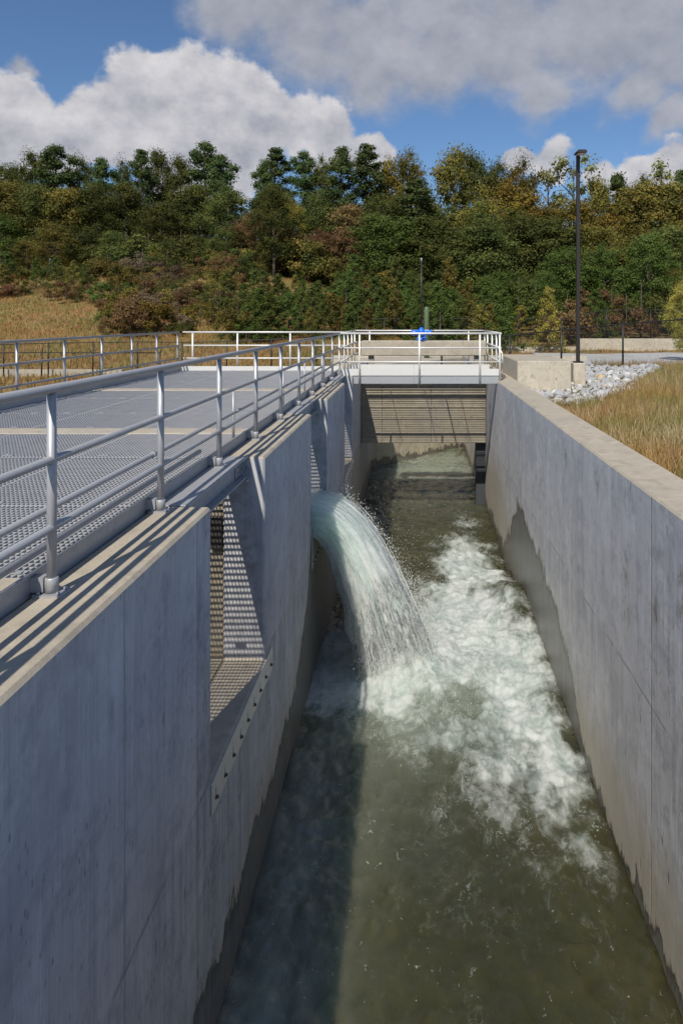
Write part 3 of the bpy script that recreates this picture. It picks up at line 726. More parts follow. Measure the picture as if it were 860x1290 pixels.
# ------------------------------------------------------------------ water
def water_mat():
    m, t = new_mat('turbid_water'); pos = t.n('ShaderNodeNewGeometry').outputs['Position']
    fo = t.n('ShaderNodeAttribute', attribute_name='foam').outputs['Fac']
    mk = t.n('ShaderNodeAttribute', attribute_name='milky_shadelift').outputs['Fac']
    n1 = t.noise(t.scale(pos, (1, .5, 1)), 2.6, 8, .58, 1.3); n2 = t.noise(t.scale(pos, (1, .55, 1)), 11, 6, .58, 1.0); n3 = t.noise(pos, 60, 4, .6)
    nn = t.m('ADD', t.m('MULTIPLY', n1, .55), t.m('ADD', t.m('MULTIPLY', n2, .30), t.m('MULTIPLY', n3, .15)))
    rid = t.m('ABSOLUTE', t.m('SUBTRACT', t.noise(t.scale(pos, (1, .7, 1)), 2.6, 6, .6, 2.2), .5))    # thin curling foam lines
    lines = t.ss(rid, .03, .0)
    th = t.m('SUBTRACT', 1.0, fo)
    rg = t.m('SUBTRACT', 1.0, t.m('MULTIPLY', t.m('ABSOLUTE', t.m('SUBTRACT', t.noise(t.scale(pos, (1, .62, 1)), 2.0, 7, .6, 1.7), .5)), 5.0), clamp=True)
    dn = t.m('ADD', t.m('MULTIPLY_ADD', fo, 1.35, -.62), t.m('ADD', t.m('MULTIPLY', t.m('SUBTRACT', nn, .5), 1.5), t.m('MULTIPLY', t.m('SUBTRACT', rg, .45), t.m('MULTIPLY_ADD', th, .35, .10))))
    k = t.m('MULTIPLY', t.ss(dn, -.14, .78), .90)
    lk = t.m('MULTIPLY', lines, t.m('MULTIPLY', t.ss(fo, .16, .50), t.ss(n2, .40, .62)))
    fl = t.n('ShaderNodeTexVoronoi', {'Vector': t.vm('ADD', pos, t.scale(t.noise(pos, 5, 3, col=True), (.4, .4, 0))), 'Scale': 9.5})
    fleck = t.m('MULTIPLY', t.ss(fl.outputs['Distance'], .17, .05), t.m('MULTIPLY', t.ss(t.noise(pos, 1.1, 4), .36, .56), t.ss(n3, .42, .58)))
    foam = t.m('MAXIMUM', t.m('MAXIMUM', k, t.m('MULTIPLY', lk, .6)), t.m('MULTIPLY', fleck, .7))
    body = t.mix(t.ss(t.noise(pos, .75, 4), .38, .62), (.030, .031, .009), (.044, .043, .014))
    body = t.mix(mk, body, (.24, .28, .235))  # paler colour for aeration and for brightening the shaded strip at left
    fc = t.mix(t.ss(nn, .40, .58), (.33, .395, .375), (.535, .57, .56))
    b = t.n('ShaderNodeBsdfPrincipled', {'Base Color': t.mix(foam, body, fc), 'Roughness': t.lin(foam, 0, .7, .08, .75), 'IOR': 1.48,
        'Subsurface Weight': t.lin(foam, 0, .8, 1.0, .35), 'Subsurface Radius': (.75, 1.0, 1.05), 'Subsurface Scale': 1.5})
    h = t.m('ADD', t.m('MULTIPLY', n2, .5), t.m('ADD', t.m('MULTIPLY', n3, .18), t.m('MULTIPLY', n1, .8)))
    t.put(b.inputs['Normal'], t.n('ShaderNodeBump', {'Strength': t.lin(foam, .1, .8, .6, .15), 'Distance': .04, 'Height': t.m('ADD', h, t.m('MULTIPLY', foam, .2))}).outputs[0])
    t.n('ShaderNodeOutputMaterial', {0: b}); return m
M_WATER = water_mat()
WZ = -4.1
wx = np.linspace(XL-.02, XR+.02, 150)
wy = np.concatenate([np.linspace(-14.01, 4, 86), np.arange(4.03, 20.5, .027), np.linspace(20.55, 29.9, 130)])
WX, WY = np.meshgrid(wx, wy); x = WX.ravel(); y = WY.ravel(); p2 = np.stack([x, y], 1)
def g(cx, cy, sx, sy): return np.exp(-(((x-cx)/sx)**2+((y-cy)/sy)**2))
wob = fbm(p2*1.1, 4, .55, 3)*.9
xw, yw = x+fbm(p2*1.3, 4, .6, 21)*.9, y+fbm(p2*1.3, 4, .6, 31)*1.6
def gw(cx, cy, sx, sy, p=2): return np.exp(-(np.abs((xw-cx)/sx)**p+np.abs((yw-cy)/sy)**p))
foam = np.maximum.reduce([1.0*gw(.2, 11.1, 1.0, 1.1, 3), 1.1*gw(.9, 12.0, 1.0, 2.0, 3), 1.05*gw(1.5, 10.6, .8, 2.4, 3), .95*gw(1.75, 8.7, .48, 1.5, 3), .72*gw(1.75, 7.6, .5, 1.0, 2),
                          .95*gw(-1.0, 11.2, .9, 1.5, 3), .95*gw(1.15, 15.0, .85, 2.4, 3), .95*gw(.75, 13.0, .95, 1.6, 3), .72*gw(.45, 9.0, 1.1, .55, 2), .78*gw(1.1, 8.6, .8, 1.3, 2), .62*gw(1.45, 18.3, .5, 1.2, 2), .55*gw(.4, 8.95, 1.0, .55, 2), .34*gw(1.2, 7.4, .7, 1.5, 2),
                          .24*gw(.6, 6.3, 1.3, 1.8, 2), .22*gw(.4, 16, 1.2, 3, 2), .17+0*x, 1.2*gw(-1.0, 10.5, 1.0, 1.2, 4), .66*gw(-.2, 9.7, .9, .5, 2), .55*gw(.1, 14.0, .5, .5, 2)])
foam -= .55*g(.85, 9.85, .22, .30)
foam = np.clip(foam+fbm(p2*2.4, 5, .6, 9)*.42, 0, 1.1)
turb = np.clip(gw(.6, 11.3, 1.6, 2.6, 3)+.6*gw(1.4, 15, .9, 3, 2)+.35*gw(1.6, 8.2, .7, 1.8, 2), 0, 1)
milky_shadelift = np.clip(.75*gw(.3, 10.4, 1.5, 1.5, 3)+.14*gw(-.6, 8.2, 1.1, 1.6, 2)+.85*gw(.3, 25.5, 3, 3.5, 2)+(.62*g(-1.3, 7.4, .58, 2.8)+.62*g(-1.25, 4.8, .55, 1.6))*(.85+1.2*np.clip(fbm(p2*1.6, 4, .55, 33)+.1, -.4, .5))+.02, 0, 1)  # aerated water; the left-wall terms paint a lift into the wall's shadow
h = fbm(np.stack([x*2.1, y*1.5], 1), 5, .5, 1)*.075
h += (.5-np.abs(fbm(p2*2.6, 4, .55, 15)*2))*.05
h += (.5-np.abs(fbm(np.stack([xw*2.2, yw*1.8], 1), 5, .55, 41)*2))*.12*turb
h += fbm(np.stack([x*5, y*3.2], 1), 4, .5, 51)*.11*turb+fbm(np.stack([x*16, y*11], 1), 3, .5, 61)*.022*(turb+.15)
h += fbm(np.stack([x*6, y*6], 1), 3, .55, 111)*.050*(1-turb)+fbm(np.stack([x*17, y*15], 1), 2, .5, 121)*.014*(1-turb)
h += .16*g(-.1, 10.45, .75, .45)+.36*g(1.95, 12.9, .55, 1.1)-.22*g(1.9, 15.9, .6, .8)+.16*g(.1, 10.6, .8, .8)-.10*g(.1, 13.9, .35, .35)
h += .15*g(2.0, 10.6, .4, 1.5)
h += fbm(np.stack([x*1.2, y*3.2], 1), 4, .55, 71)*.09*sst(y, 13, 16)
F = np.arange((len(wy)-1)*(len(wx)-1)); jj, ii = F//(len(wx)-1), F % (len(wx)-1); nw = len(wx)
quad = np.stack([jj*nw+ii, jj*nw+ii+1, (jj+1)*nw+ii+1, (jj+1)*nw+ii], 1)
nV = len(x); ny_ = len(wy)
rim = np.concatenate([np.arange(nw), np.arange(1, ny_)*nw+nw-1, (ny_-1)*nw+np.arange(nw-2, -1, -1), np.arange(ny_-2, 0, -1)*nw])
top_v = np.stack([x, y, WZ+h], 1); low = top_v[rim].copy(); low[:, 2] = -5.5
k_ = len(rim); ia = np.arange(k_); ib = (ia+1) % k_
skirt = np.stack([rim[ia], nV+ia, nV+ib, rim[ib]], 1)
ctr = nV+k_; cv = np.array([[0, 8, -5.5]])
fan = np.stack([nV+ia, np.full(k_, ctr), np.full(k_, ctr), nV+ib], 1)
me = bpy.data.meshes.new('water')
fl_ = [tuple(q) for q in quad]+[tuple(q) for q in skirt]+[(a, c, b) for a, c, _, b in fan]
me.from_pydata(np.concatenate([top_v, low, cv]).tolist(), [], fl_); me.polygons.foreach_set('use_smooth', [True]*len(quad)+[False]*(2*k_)); me.materials.append(M_WATER)
foam = np.concatenate([foam, np.zeros(k_+1)]); milky_shadelift = np.concatenate([milky_shadelift, np.zeros(k_+1)])
attr(me, 'foam', foam); attr(me, 'milky_shadelift', milky_shadelift)
tag(link('water', me), 'murky green channel water churned white below the weir', None, kind='structure')
def water_h(px, py): return WZ

# falling sheet of water through the middle opening
def fall_mat():
    m, t = new_mat('falling_water')
    uv = t.n('ShaderNodeUVMap', uv_map='flow').outputs[0]
    a = t.n('ShaderNodeAttribute', attribute_name='age').outputs['Fac']
    wv = t.vm('ADD', uv, t.scale(t.noise(uv, 3, 3, col=True), (.05, .10, 0)))
    s1 = t.noise(t.scale(wv, (20, 4.2, 1)), 1, 7, .68); s2 = t.noise(t.scale(wv, (52, 17, 1)), 1, 5, .7); s3 = t.noise(t.scale(wv, (7, 2.2, 1)), 1, 4, .6)
    br = t.m('ADD', t.m('MULTIPLY', s1, .45), t.m('ADD', t.m('MULTIPLY', s2, .3), t.m('MULTIPLY', s3, .25)))
    k = t.ss(t.m('ADD', br, t.m('MULTIPLY_ADD', a, .34, -.27)), .33, .58)
    c = t.mix(t.ss(s3, .35, .65), (.38, .49, .455), (.50, .60, .565))
    c = t.mix(k, c, (.80, .83, .82))
    c = t.mix(t.m('MULTIPLY', t.m('MULTIPLY', t.ss(s2, .56, .70), .6), t.ss(a, .15, .6)), c, (.30, .37, .33))
    b = t.n('ShaderNodeBsdfPrincipled', {'Base Color': c, 'Roughness': t.lin(k, 0, 1, .16, .5), 'IOR': 1.33, 'Subsurface Weight': .9, 'Subsurface Radius': (.9, 1.0, .95), 'Subsurface Scale': 1.1})
    t.put(b.inputs['Normal'], t.n('ShaderNodeBump', {'Strength': .45, 'Distance': .05, 'Height': br}).outputs[0])
    tr = t.n('ShaderNodeBsdfTransparent')
    e = t.n('ShaderNodeAttribute', attribute_name='thin').outputs['Fac']
    hole = t.m('MULTIPLY', t.ss(t.m('ADD', t.m('ADD', t.m('MULTIPLY', s2, .5), t.m('MULTIPLY', s1, .5)), t.m('MULTIPLY', e, .22)), .52, .68), t.m('MULTIPLY', t.ss(e, .0, .45), .96))
    t.n('ShaderNodeOutputMaterial', {0: t.n('ShaderNodeMixShader', {0: hole, 1: b.outputs[0], 2: tr.outputs[0]})}); return m
M_FALL = fall_mat()
NS, NSIDE, NTT = 70, 46, 150
ya, yb = 10.31, 12.19
loop = []
for k in range(NSIDE): loop.append((0.0, 1-k/NSIDE))          # near side, top -> bottom
for k in range(NS): loop.append((k/NS, 0.0))                  # underside, near -> far
for k in range(NSIDE): loop.append((1.0, k/NSIDE))            # far side
for k in range(NS): loop.append((1-k/NS, 1.0))                # upper surface, far -> near
loop = np.array(loop); n = len(loop); s_, q_ = loop[:, 0], loop[:, 1]
z_up = -1.37-.26*s_**1.5; z_lo = np.full(n, -1.87)
z0 = z_lo+(z_up-z_lo)*q_
v_up = 2.12+.40*np.sin(np.pi*np.clip(s_*.85+.2, 0, 1)); v_lo = 1.30+.70*np.sin(np.pi*np.clip(s_, 0, 1))**.7
vx = v_lo+(v_up-v_lo)*q_**.8
vx = vx-.25*np.abs(2*s_-1)**6
T = np.sqrt((z0+4.3)/4.905)
tv = np.concatenate([np.linspace(-.55, 0, 22)[:-1], np.linspace(0, 1, NTT-21)])
VV, AG, UVu, UVv, TH = [], [], [], [], []
for tt in tv:
    if tt <= 0:
        X = XL+tt*2.2+0*s_; Z = z0-.0*tt+(0 if 0 else 0)*s_; Z = np.where(q_ > .0, z0+.12*q_*(1-np.exp(tt*3)), z0)
        age = 0*s_
    else:
        tm = tt*T; X = XL+vx*tm; Z = z0-4.905*tm**2; age = tm/.75
    Y = ya+(yb-ya)*s_
    Y = Y+age*(.10*(s_-.5))-age*.10*(s_ > .9)
    P = np.stack([X, Y, Z], 1)
    cvec = np.stack([q_*.9-.45, 0*s_+(s_-.5)*1.2, q_*.9-.45], 1); cvec /= np.linalg.norm(cvec, axis=1)[:, None]+1e-6
    per = np.arange(n)/n; ang = per*2*np.pi
    pn = np.stack([np.cos(ang)*5.5, np.sin(ang)*5.5, np.full(n, tt*2.3)], 1)
    dsp = fbm(pn, 4, .55, 81)*.34*np.clip(age, 0, 1)**1.3+fbm(pn*np.array([3.4, 3.4, 4.2]), 5, .68, 91)*.24*np.clip(age*1.2+.05, 0, 1)
    VV.append(P+cvec*dsp[:, None]); AG.append(age+fbm(pn*1.3, 3, .5, 5)*.35*(age > 0))
    UVu.append(per*6); UVv.append(np.full(n, tt*2.0)); TH.append(np.clip(np.abs(2*s_-1)**8*age*1.3, 0, 1)*(s_ > .5)+np.clip((age-.50)*1.9, 0, .95))
V = np.concatenate(VV); nt = len(tv)
idx = np.arange((nt-1)*n); j, i = idx//n, idx % n
quad = np.stack([j*n+i, j*n+(i+1) % n, (j+1)*n+(i+1) % n, (j+1)*n+i], 1)
me = mesh_np('waterfall', V, quad, M_FALL, True)
attr(me, 'age', np.clip(np.concatenate(AG), 0, 1)); attr(me, 'thin', np.concatenate(TH))
u = me.uv_layers.new(name='flow'); U = np.concatenate(UVu); Vv = np.concatenate(UVv)
li = np.zeros(len(me.loops), dtype=np.int32); me.loops.foreach_get('vertex_index', li)
u.data.foreach_set('uv', np.stack([U[li], Vv[li]], 1).astype(np.float32).ravel())
tag(link('waterfall', me), 'thick greenish sheet of water pouring from the middle weir opening', None, kind='structure')
bw = MB().box(DECK_L+.02, XL-1.0, 9.2, 12.24, SILL-.05, -1.27).build('basin_water', M_WATER)
tag(bw, 'still water standing in the basin behind the middle weir opening', None, kind='structure')

# torn strands around the sheet: thin three-sided threads riding on the same paths
sv, sf_ = [], []
for q in range(380):
    ss_ = rng.random(); qq = rng.choice([0., 1., rng.random()], p=[.25, .45, .30]); 
    if 0 < qq < 1: ss_ = rng.choice([0., 1.], p=[.65, .35])
    zz0 = -1.87+(-1.37-.26*ss_**1.5+1.87)*qq
    vl = 1.30+.70*math.sin(math.pi*ss_)**.7; vu = 2.12+.40*math.sin(math.pi*min(max(ss_*.85+.2, 0), 1)); v_ = (vl+(vu-vl)*qq**.8-.25*abs(2*ss_-1)**6)*rng.uniform(.95, 1.05)
    Tm = math.sqrt((zz0+4.2)/4.905); a0 = rng.uniform(.12, .9)*Tm; a1 = min(a0+rng.uniform(.06, .22), Tm); of_ = rng.normal(0, .03, 3)*(1+1.2*a0); rad = rng.uniform(.002, .006)
    dy = rng.normal(0, .10); nseg = 7; b0 = len(sv)
    for i in range(nseg+1):
        tm_ = a0+(a1-a0)*i/nseg; c_ = np.array([XL+v_*tm_, ya+(yb-ya)*ss_+dy*tm_+.02*math.sin(9*tm_+q), zz0-4.905*tm_**2])+of_
        c_[0] = max(c_[0], XL+.02); rr_ = rad*math.sin(math.pi*(i+.4)/(nseg+.8))
        for k in range(3): an = 2.09*k+q; sv.append((c_[0]+rr_*math.cos(an), c_[1]+rr_*math.sin(an), c_[2]+rr_*.5*math.sin(an)))
    for i in range(nseg):
        for k in range(3): sf_.append((b0+i*3+k, b0+i*3+(k+1) % 3, b0+i*3+3+(k+1) % 3, b0+i*3+3+k))
# spray: drops and torn strands flung off the falling sheet and the foam
def drop_mat():
    m, t = new_mat('spray_drops'); finish(t, (.72, .76, .745), .25); return m
M_DROP = drop_mat()
N = 9000
cx = np.concatenate([rng.normal(-.1, .55, N//2), rng.uniform(-1.4, 2.0, N-N//2)]); cy = np.concatenate([rng.normal(10.7, .75, N//2), rng.uniform(9.2, 14.5, N-N//2)])
cz = WZ+.10+np.concatenate([rng.exponential(.26, N//2), rng.exponential(.07, N-N//2)])
ed = rng.random(2600); s2 = rng.choice([0., 1.], 2600, p=[.6, .4]); tm = ed**.7*.72; q2 = rng.random(2600)
vv_ = (1.05+1.25*q2)*rng.uniform(.9, 1.06, 2600)
ex = XL+vv_*tm; ez = (-1.87+.48*q2)-4.905*tm**2+rng.normal(0, .05, 2600); ey = ya+(yb-ya)*s2+rng.normal(0, .05, 2600)+np.where(s2 > .5, .08, -.05)*tm
# outer lip drops
t3 = rng.random(1800)**.6*.74; s3_ = rng.random(1800); fx = XL+2.62*t3*rng.uniform(.97, 1.05, 1800); fz = -1.40-.2*s3_-4.905*t3**2+rng.normal(0, .03, 1800); fy = ya+(yb-ya)*s3_
C = np.stack([np.concatenate([cx, ex, fx]), np.concatenate([cy, ey, fy]), np.concatenate([cz, ez, fz])], 1)
nm_ = 42000; sm = rng.random(nm_); mx_ = XL+(.95+1.1*rng.random(nm_)**.7)*.71+rng.normal(0, .20, nm_)+.12*np.sin(np.pi*sm); my_ = ya+(yb-ya)*sm+rng.normal(0, .14, nm_); mz_ = WZ+.05+rng.exponential(.30, nm_)
mist = np.stack([mx_, my_, mz_], 1); NM = len(C); C = np.concatenate([C, mist])
ok = (C[:, 2] > WZ-.05) & (C[:, 0] > XL+.03) & (C[:, 0] < XR-.03); C = C[ok]
r = rng.uniform(.0018, .0052, len(C))*np.where(rng.random(len(C)) < .06, 1.6, 1); st_ = np.where((np.arange(len(ok))[ok] >= N) & (np.arange(len(ok))[ok] < NM), 2.6, 1.2)
base = np.array([(1, 0, 0), (-1, 0, 0), (0, 1, 0), (0, -1, 0), (0, 0, 1), (0, 0, -1)], float)
of = np.array([(0, 2, 4), (2, 1, 4), (1, 3, 4), (3, 0, 4), (2, 0, 5), (1, 2, 5), (3, 1, 5), (0, 3, 5)])
V = (C[:, None, :]+base[None]*r[:, None, None]*np.stack([np.ones(len(C)), np.ones(len(C)), st_], 1)[:, None, :]).reshape(-1, 3)
Fq = (of[None]+(np.arange(len(C))*6)[:, None, None]).reshape(-1, 3)
tag(link('water_strands', mesh_np('water_strands', sv, sf_, M_DROP, True)), 'thin torn strands of water around the falling sheet', None, kind='stuff')
tag(link('water_spray', mesh_np('water_spray', V, Fq, M_DROP, True)), 'white spray drops flying off the falling water', None, kind='stuff')

# ------------------------------------------------------------------ foliage
def leaf_cloud(centers, radii, counts, size, flat=1.0, seed=0, shell=.55, droop=0.0):
    g_ = np.random.default_rng(seed); VS = []; SH = []
    for c, rad, k in zip(centers, radii, counts):
        d = g_.normal(size=(k, 3)); d /= np.linalg.norm(d, axis=1)[:, None]
        rr = np.clip(np.abs(g_.normal(0, .62, k)), 0, .98)
        pos = np.array(c)+d*rr[:, None]*np.array(rad)
        pos += g_.normal(size=(k, 3))*.07*np.array(rad)
        nrm = d+np.array([0, 0, .35])+g_.normal(size=(k, 3))*.5; nrm /= np.linalg.norm(nrm, axis=1)[:, None]
        a = np.cross(nrm, g_.normal(size=(k, 3))); a /= np.linalg.norm(a, axis=1)[:, None]; b = np.cross(nrm, a)
        s = size*g_.uniform(.72, 1.28)*g_.uniform(.5, 1.5, k)[:, None]
        quad = np.stack([pos-a*s*.5, pos+b*s*.34+a*s*.05, pos+a*s*.6, pos-b*s*.34+a*s*.02], 1)
        VS.append(quad); SH.append(np.clip(g_.random(k)*.55+g_.random()*.5, 0, 1))
    V = np.concatenate(VS).reshape(-1, 3); n = len(V)//4
    return V, np.arange(n*4).reshape(-1, 4), np.repeat(np.concatenate(SH), 4)
def crown_mesh(name, centers, radii, counts, size, seed, shell=.5):
    V, F, sh = leaf_cloud(centers, radii, counts, size, seed=seed, shell=shell)
    me = mesh_np(name, V, F, L_OAK); attr(me, 'shade', sh); return me
def limb_mesh(name, h, r0, centers, seed, lean=.0, low=.35):
    g_ = random.Random(seed); m = MB()
    pts = [(lean*k*k*.02*h+g_.uniform(-.01, .01)*h*k/6, g_.uniform(-.01, .01)*h*k/6, h*k/6) for k in range(7)]
    m.tube(pts, r0, 7, r0*.18)
    for c in centers:
        zb = max(min(c[2]-.12*h, h*.93), h*low*.6); f = zb/h*6; i = int(min(f, 5)); q = f-i
        b = [pts[i][a]+(pts[i+1][a]-pts[i][a])*q for a in range(3)]
        mid = [(b[a]+c[a])/2+(.04*h if a == 2 else g_.uniform(-.02, .02)*h) for a in range(3)]
        m.tube([b, mid, c], r0*.30, 5, r0*.07, caps=False)
    return m.mesh(name, M_BARK)
PROTO = {}
def make_proto(kind, k):
    g_ = random.Random(hash((kind == 'pine', kind == 'oak', kind == 'young', kind == 'shrub', kind == 'twig', k)) & 0xffff)
    cs, rs, ns = [], [], []; H = 1.0
    if kind == 'pine':                 # unit 10 m tall, scaled later
        H = 10; base = g_.uniform(3.2, 4.4); nl = 38
        for i in range(nl):
            f = i/(nl-1); z = base+(H-.6-base)*f; wdt = (1.9*(1-f)**.55+.35)*g_.uniform(.65, 1.15)
            a = i*2.4+g_.uniform(-.5, .5); rr = wdt*g_.uniform(.35, 1.0) if f < .93 else .1
            cs.append((rr*math.cos(a), rr*math.sin(a), z+g_.uniform(-.2, .2))); q = g_.uniform(.62, 1.05)*(1-.35*f)
            rs.append((q, q, q*g_.uniform(.5, .8))); ns.append(520)
        size = .13
    elif kind == 'oak':
        H = 10; nl = 44; ph = g_.uniform(0, 6)
        for i in range(nl):
            f = (i+.5)/nl; z = 2.2+6.9*f; wd_ = 2.9*math.sin(math.pi*(.16+.80*f))**.8*g_.uniform(.6, 1.15)
            a = i*2.399+ph; rr = wd_*math.sqrt(g_.uniform(.15, 1.0))
            cs.append((rr*math.cos(a), rr*math.sin(a), z+g_.uniform(-.45, .45))); q = g_.uniform(.75, 1.3)
            rs.append((q, q, q*g_.uniform(.65, .9))); ns.append(560)
        size = .135
    elif kind == 'young':              # young bushy conifer, 5 m
        H = 5; nl = 26
        for i in range(nl):
            f = i/(nl-1); z = .35+4.3*f; wd_ = 1.45*(1-f)**.8+.12; a = i*2.4+g_.uniform(-.4, .4); rr = wd_*g_.uniform(.4, .95)
            cs.append((rr*math.cos(a), rr*math.sin(a), z)); q = g_.uniform(.38, .62)*(1-.5*f)
            rs.append((q, q, q*1.0)); ns.append(300)
        size = .105
    elif kind == 'shrub':              # 3 m
        H = 3; nl = 18
        for i in range(nl):
            a = g_.uniform(0, 6.28); rr = 1.5*math.sqrt(g_.random()); z = .4+(2.3*(1-(rr/1.75)**2))*g_.uniform(.35, 1.0)
            cs.append((rr*math.cos(a), rr*math.sin(a), z)); q = g_.uniform(.35, .65)
            rs.append((q, q, q*.8)); ns.append(330)
        size = .10
    else:                              # sparse, half bare
        H = 6; nl = 26
        for i in range(nl):
            f = (i+.5)/nl; z = 1.3+4.6*f; a = i*2.399; rr = 1.7*math.sin(math.pi*(.15+.75*f))*g_.uniform(.3, 1.05)
            cs.append((rr*math.cos(a), rr*math.sin(a), z)); q = g_.uniform(.35, .6)
            rs.append((q, q, q*.8)); ns.append(120)
        size = .11
    crown = crown_mesh('crown', cs, rs, ns, size, 100+k*7+len(kind)*31, .35)
    lim = cs[::2] if kind in ('pine', 'oak') else (cs if kind == 'twig' else cs[::3])
    trunk = limb_mesh('trunk', H*.96 if kind != 'oak' else H*.86, {'pine': .15, 'oak': .19, 'young': .07, 'shrub': .05, 'twig': .07}[kind], lim, k)
    return crown, trunk, H
for kind, cnt in (('pine', 5), ('oak', 6), ('young', 3), ('shrub', 4), ('twig', 3)):
    PROTO[kind] = [make_proto(kind, k) for k in range(cnt)]
PLANTS = []
def plant(name, kind, x, y, h, mat, label, cat, group, wide=1.0, z=None, vi=None):
    crown, trunk, H = PROTO[kind][random.randrange(len(PROTO[kind])) if vi is None else vi]
    z = gz1(x, y)-.1 if z is None else z
    t = thing(name, (x, y, z), label, cat, group); PLANTS.append(t); t.rotation_euler = (0, 0, random.uniform(0, 6.28)); s = h/H; t.scale = (s*wide, s*wide, s)
    for nm, me in (('trunk', trunk), ('crown', crown)):
        o = bpy.data.objects.new(nm, me); COL.objects.link(o); o.parent = t
        if nm == 'crown': o.material_slots[0].link = 'OBJECT'; o.material_slots[0].material = mat
    return t
def px2x(px, y): return (px-521)*y/860
def topz(py, y): return EYE+(402-py)*y/860
# skyline trees: (image column of the crown, image row of its top, kind, wide)
SKYL = [(-50, 205, 'oak', 1.1), (-15, 200, 'pine', 1.4), (12, 205, 'oak', 1.0), (42, 188, 'oak', 1.0), (70, 182, 'pine', 1.6), (100, 195, 'oak', .95), (128, 198, 'pine', 1.3), (155, 200, 'oak', .8),
        (178, 190, 'pine', 1.3), (200, 186, 'oak', .85), (228, 196, 'oak', .85), (258, 178, 'pine', 1.45), (278, 194, 'pine', 1.3), (333, 204, 'pine', 1.0), (346, 188, 'pine', 1.5),
        (382, 190, 'pine', 1.3), (404, 198, 'oak', .85), (430, 184, 'pine', 1.4), (461, 183, 'pine', 1.5), (488, 196, 'oak', .8), (515, 188, 'oak', .9), (572, 182, 'oak', 1.0), (598, 188, 'oak', .85),
        (628, 200, 'oak', .8), (655, 198, 'oak', .9), (690, 213, 'twig', 1.4), (722, 200, 'twig', 1.3), (752, 222, 'oak', .8), (778, 218, 'pine', 1.2), (806, 222, 'oak', .8), (832, 212, 'twig', 1.2), (858, 216, 'pine', 1.3), (890, 210, 'oak', 1), (925, 205, 'oak', 1)]
SIDE = lambda px: 'at the far left' if px < 90 else 'left of centre' if px < 300 else 'near the middle' if px < 520 else 'right of the middle' if px < 700 else 'at the far right'
def place_words(px): 
    if px < 60: return 'at the left edge'
    if px < 150: return 'above the left railing'
    if px < 230: return 'above the deck corner'
    if px < 330: return 'above the end railing'
    if px < 440: return 'left of the platform'
    if px < 535: return 'left of the stem tube'
    if px < 640: return 'right of the stem tube'
    if px < 730: return 'left of the lamp post'
    if px < 800: return 'right of the lamp post'
    return 'at the right edge'
for i, (px, py, kind, wd_) in enumerate(SKYL):
    y = 78+random.uniform(-4, 4); x = px2x(px, y); z = gz1(x, y)-.3; h = topz(py, y)-z
    mat = {'pine': L_PINE, 'oak': random.choice([L_OAK, L_OAK, L_OLIVE]) if px > 470 else L_OAK, 'twig': L_SAGE}[kind]
    if px in (488,): mat = L_YELLOW
    nm = {'pine': 'pine_tree', 'oak': 'oak_tree', 'twig': 'slender_tree'}[kind]
    plant(nm, kind, x, y, h*1.03, mat, f'tall {"dark pine" if kind == "pine" else "broad leafy tree" if kind == "oak" else "thin pale-leaved tree"} on the skyline {place_words(px)}', 'tree', f'skyline {"pines" if kind == "pine" else "trees"} {place_words(px)}', wd_*h/15*.62 if False else wd_*.72, z)
# middle of the wooded slope
WORD = {id(L_PINE): 'dark pine', id(L_OAK): 'dark green tree', id(L_OLIVE): 'olive green tree', id(L_YELLOW): 'yellowing tree', id(L_RUST): 'rust brown tree', id(L_RED): 'reddish tree', id(L_GREEN): 'fresh green young conifer', id(L_GREY): 'grey-brown half-bare tree', id(L_SAGE): 'pale green sparse tree'}
def mid(px, top_py, y, kind, mat, wide=1.0):
    x = px2x(px, y); z = gz1(x, y)-.2; h = max(topz(top_py, y)-z, 1.2); w_ = WORD[id(mat)]
    nm = {'pine': 'pine_tree', 'oak': 'broadleaf_tree', 'young': 'young_conifer', 'shrub': 'shrub', 'twig': 'sparse_tree'}[kind]
    if kind == 'shrub': w_ = w_.replace('tree', 'shrub').replace('young conifer', 'shrub')
    row = 'just below the skyline' if y > 68 else 'halfway up the slope' if y > 62 else 'at the wood foot' if y > 56 else 'in front brush'
    plant(nm, kind, x, y, h, mat, f'{w_} {row} {place_words(px)}', 'shrub' if kind == 'shrub' else 'tree', f'{w_}s {row} {place_words(px)}', wide, z)
rr = random.Random(5)
px = -40
while px < 910:                                     # row 2
    if px < 310: mat = rr.choice([L_OAK, L_OAK, L_PINE, L_OAK, L_OLIVE])
    elif px < 480: mat = rr.choice([L_OAK, L_OLIVE, L_RUST, L_OAK, L_YELLOW])
    elif px < 640: mat = rr.choice([L_OAK, L_OAK, L_OLIVE, L_PINE])
    else: mat = rr.choice([L_OAK, L_OLIVE, L_YELLOW, L_OLIVE])
    kind = 'pine' if mat is L_PINE else 'oak'
    mid(px, rr.uniform(222, 256) if not 290 < px < 328 else 262, rr.uniform(69, 73), kind, mat, rr.uniform(1.15, 1.5)); px += rr.uniform(32, 46)
px = -40
while px < 910:                                     # row 3
    if 125 < px < 315: mat = rr.choice([L_RUST, L_OLIVE, L_OAK, L_GREY, L_OLIVE]); tp_ = rr.uniform(265, 310)
    elif px < 125: mat = rr.choice([L_OAK, L_OAK, L_GREEN, L_OLIVE]); tp_ = rr.uniform(262, 300)
    elif px < 440: mat = rr.choice([L_OAK, L_OAK, L_RUST, L_OLIVE]); tp_ = rr.uniform(250, 290)
    else: mat = rr.choice([L_OAK, L_OAK, L_OLIVE, L_GREEN, L_OAK] if px < 700 else [L_OLIVE, L_YELLOW, L_OAK, L_OAK]); tp_ = rr.uniform(258, 300)
    mid(px, tp_, rr.uniform(64, 67), 'oak', mat, rr.uniform(1.3, 1.75)); px += rr.uniform(30, 44)
px = -40
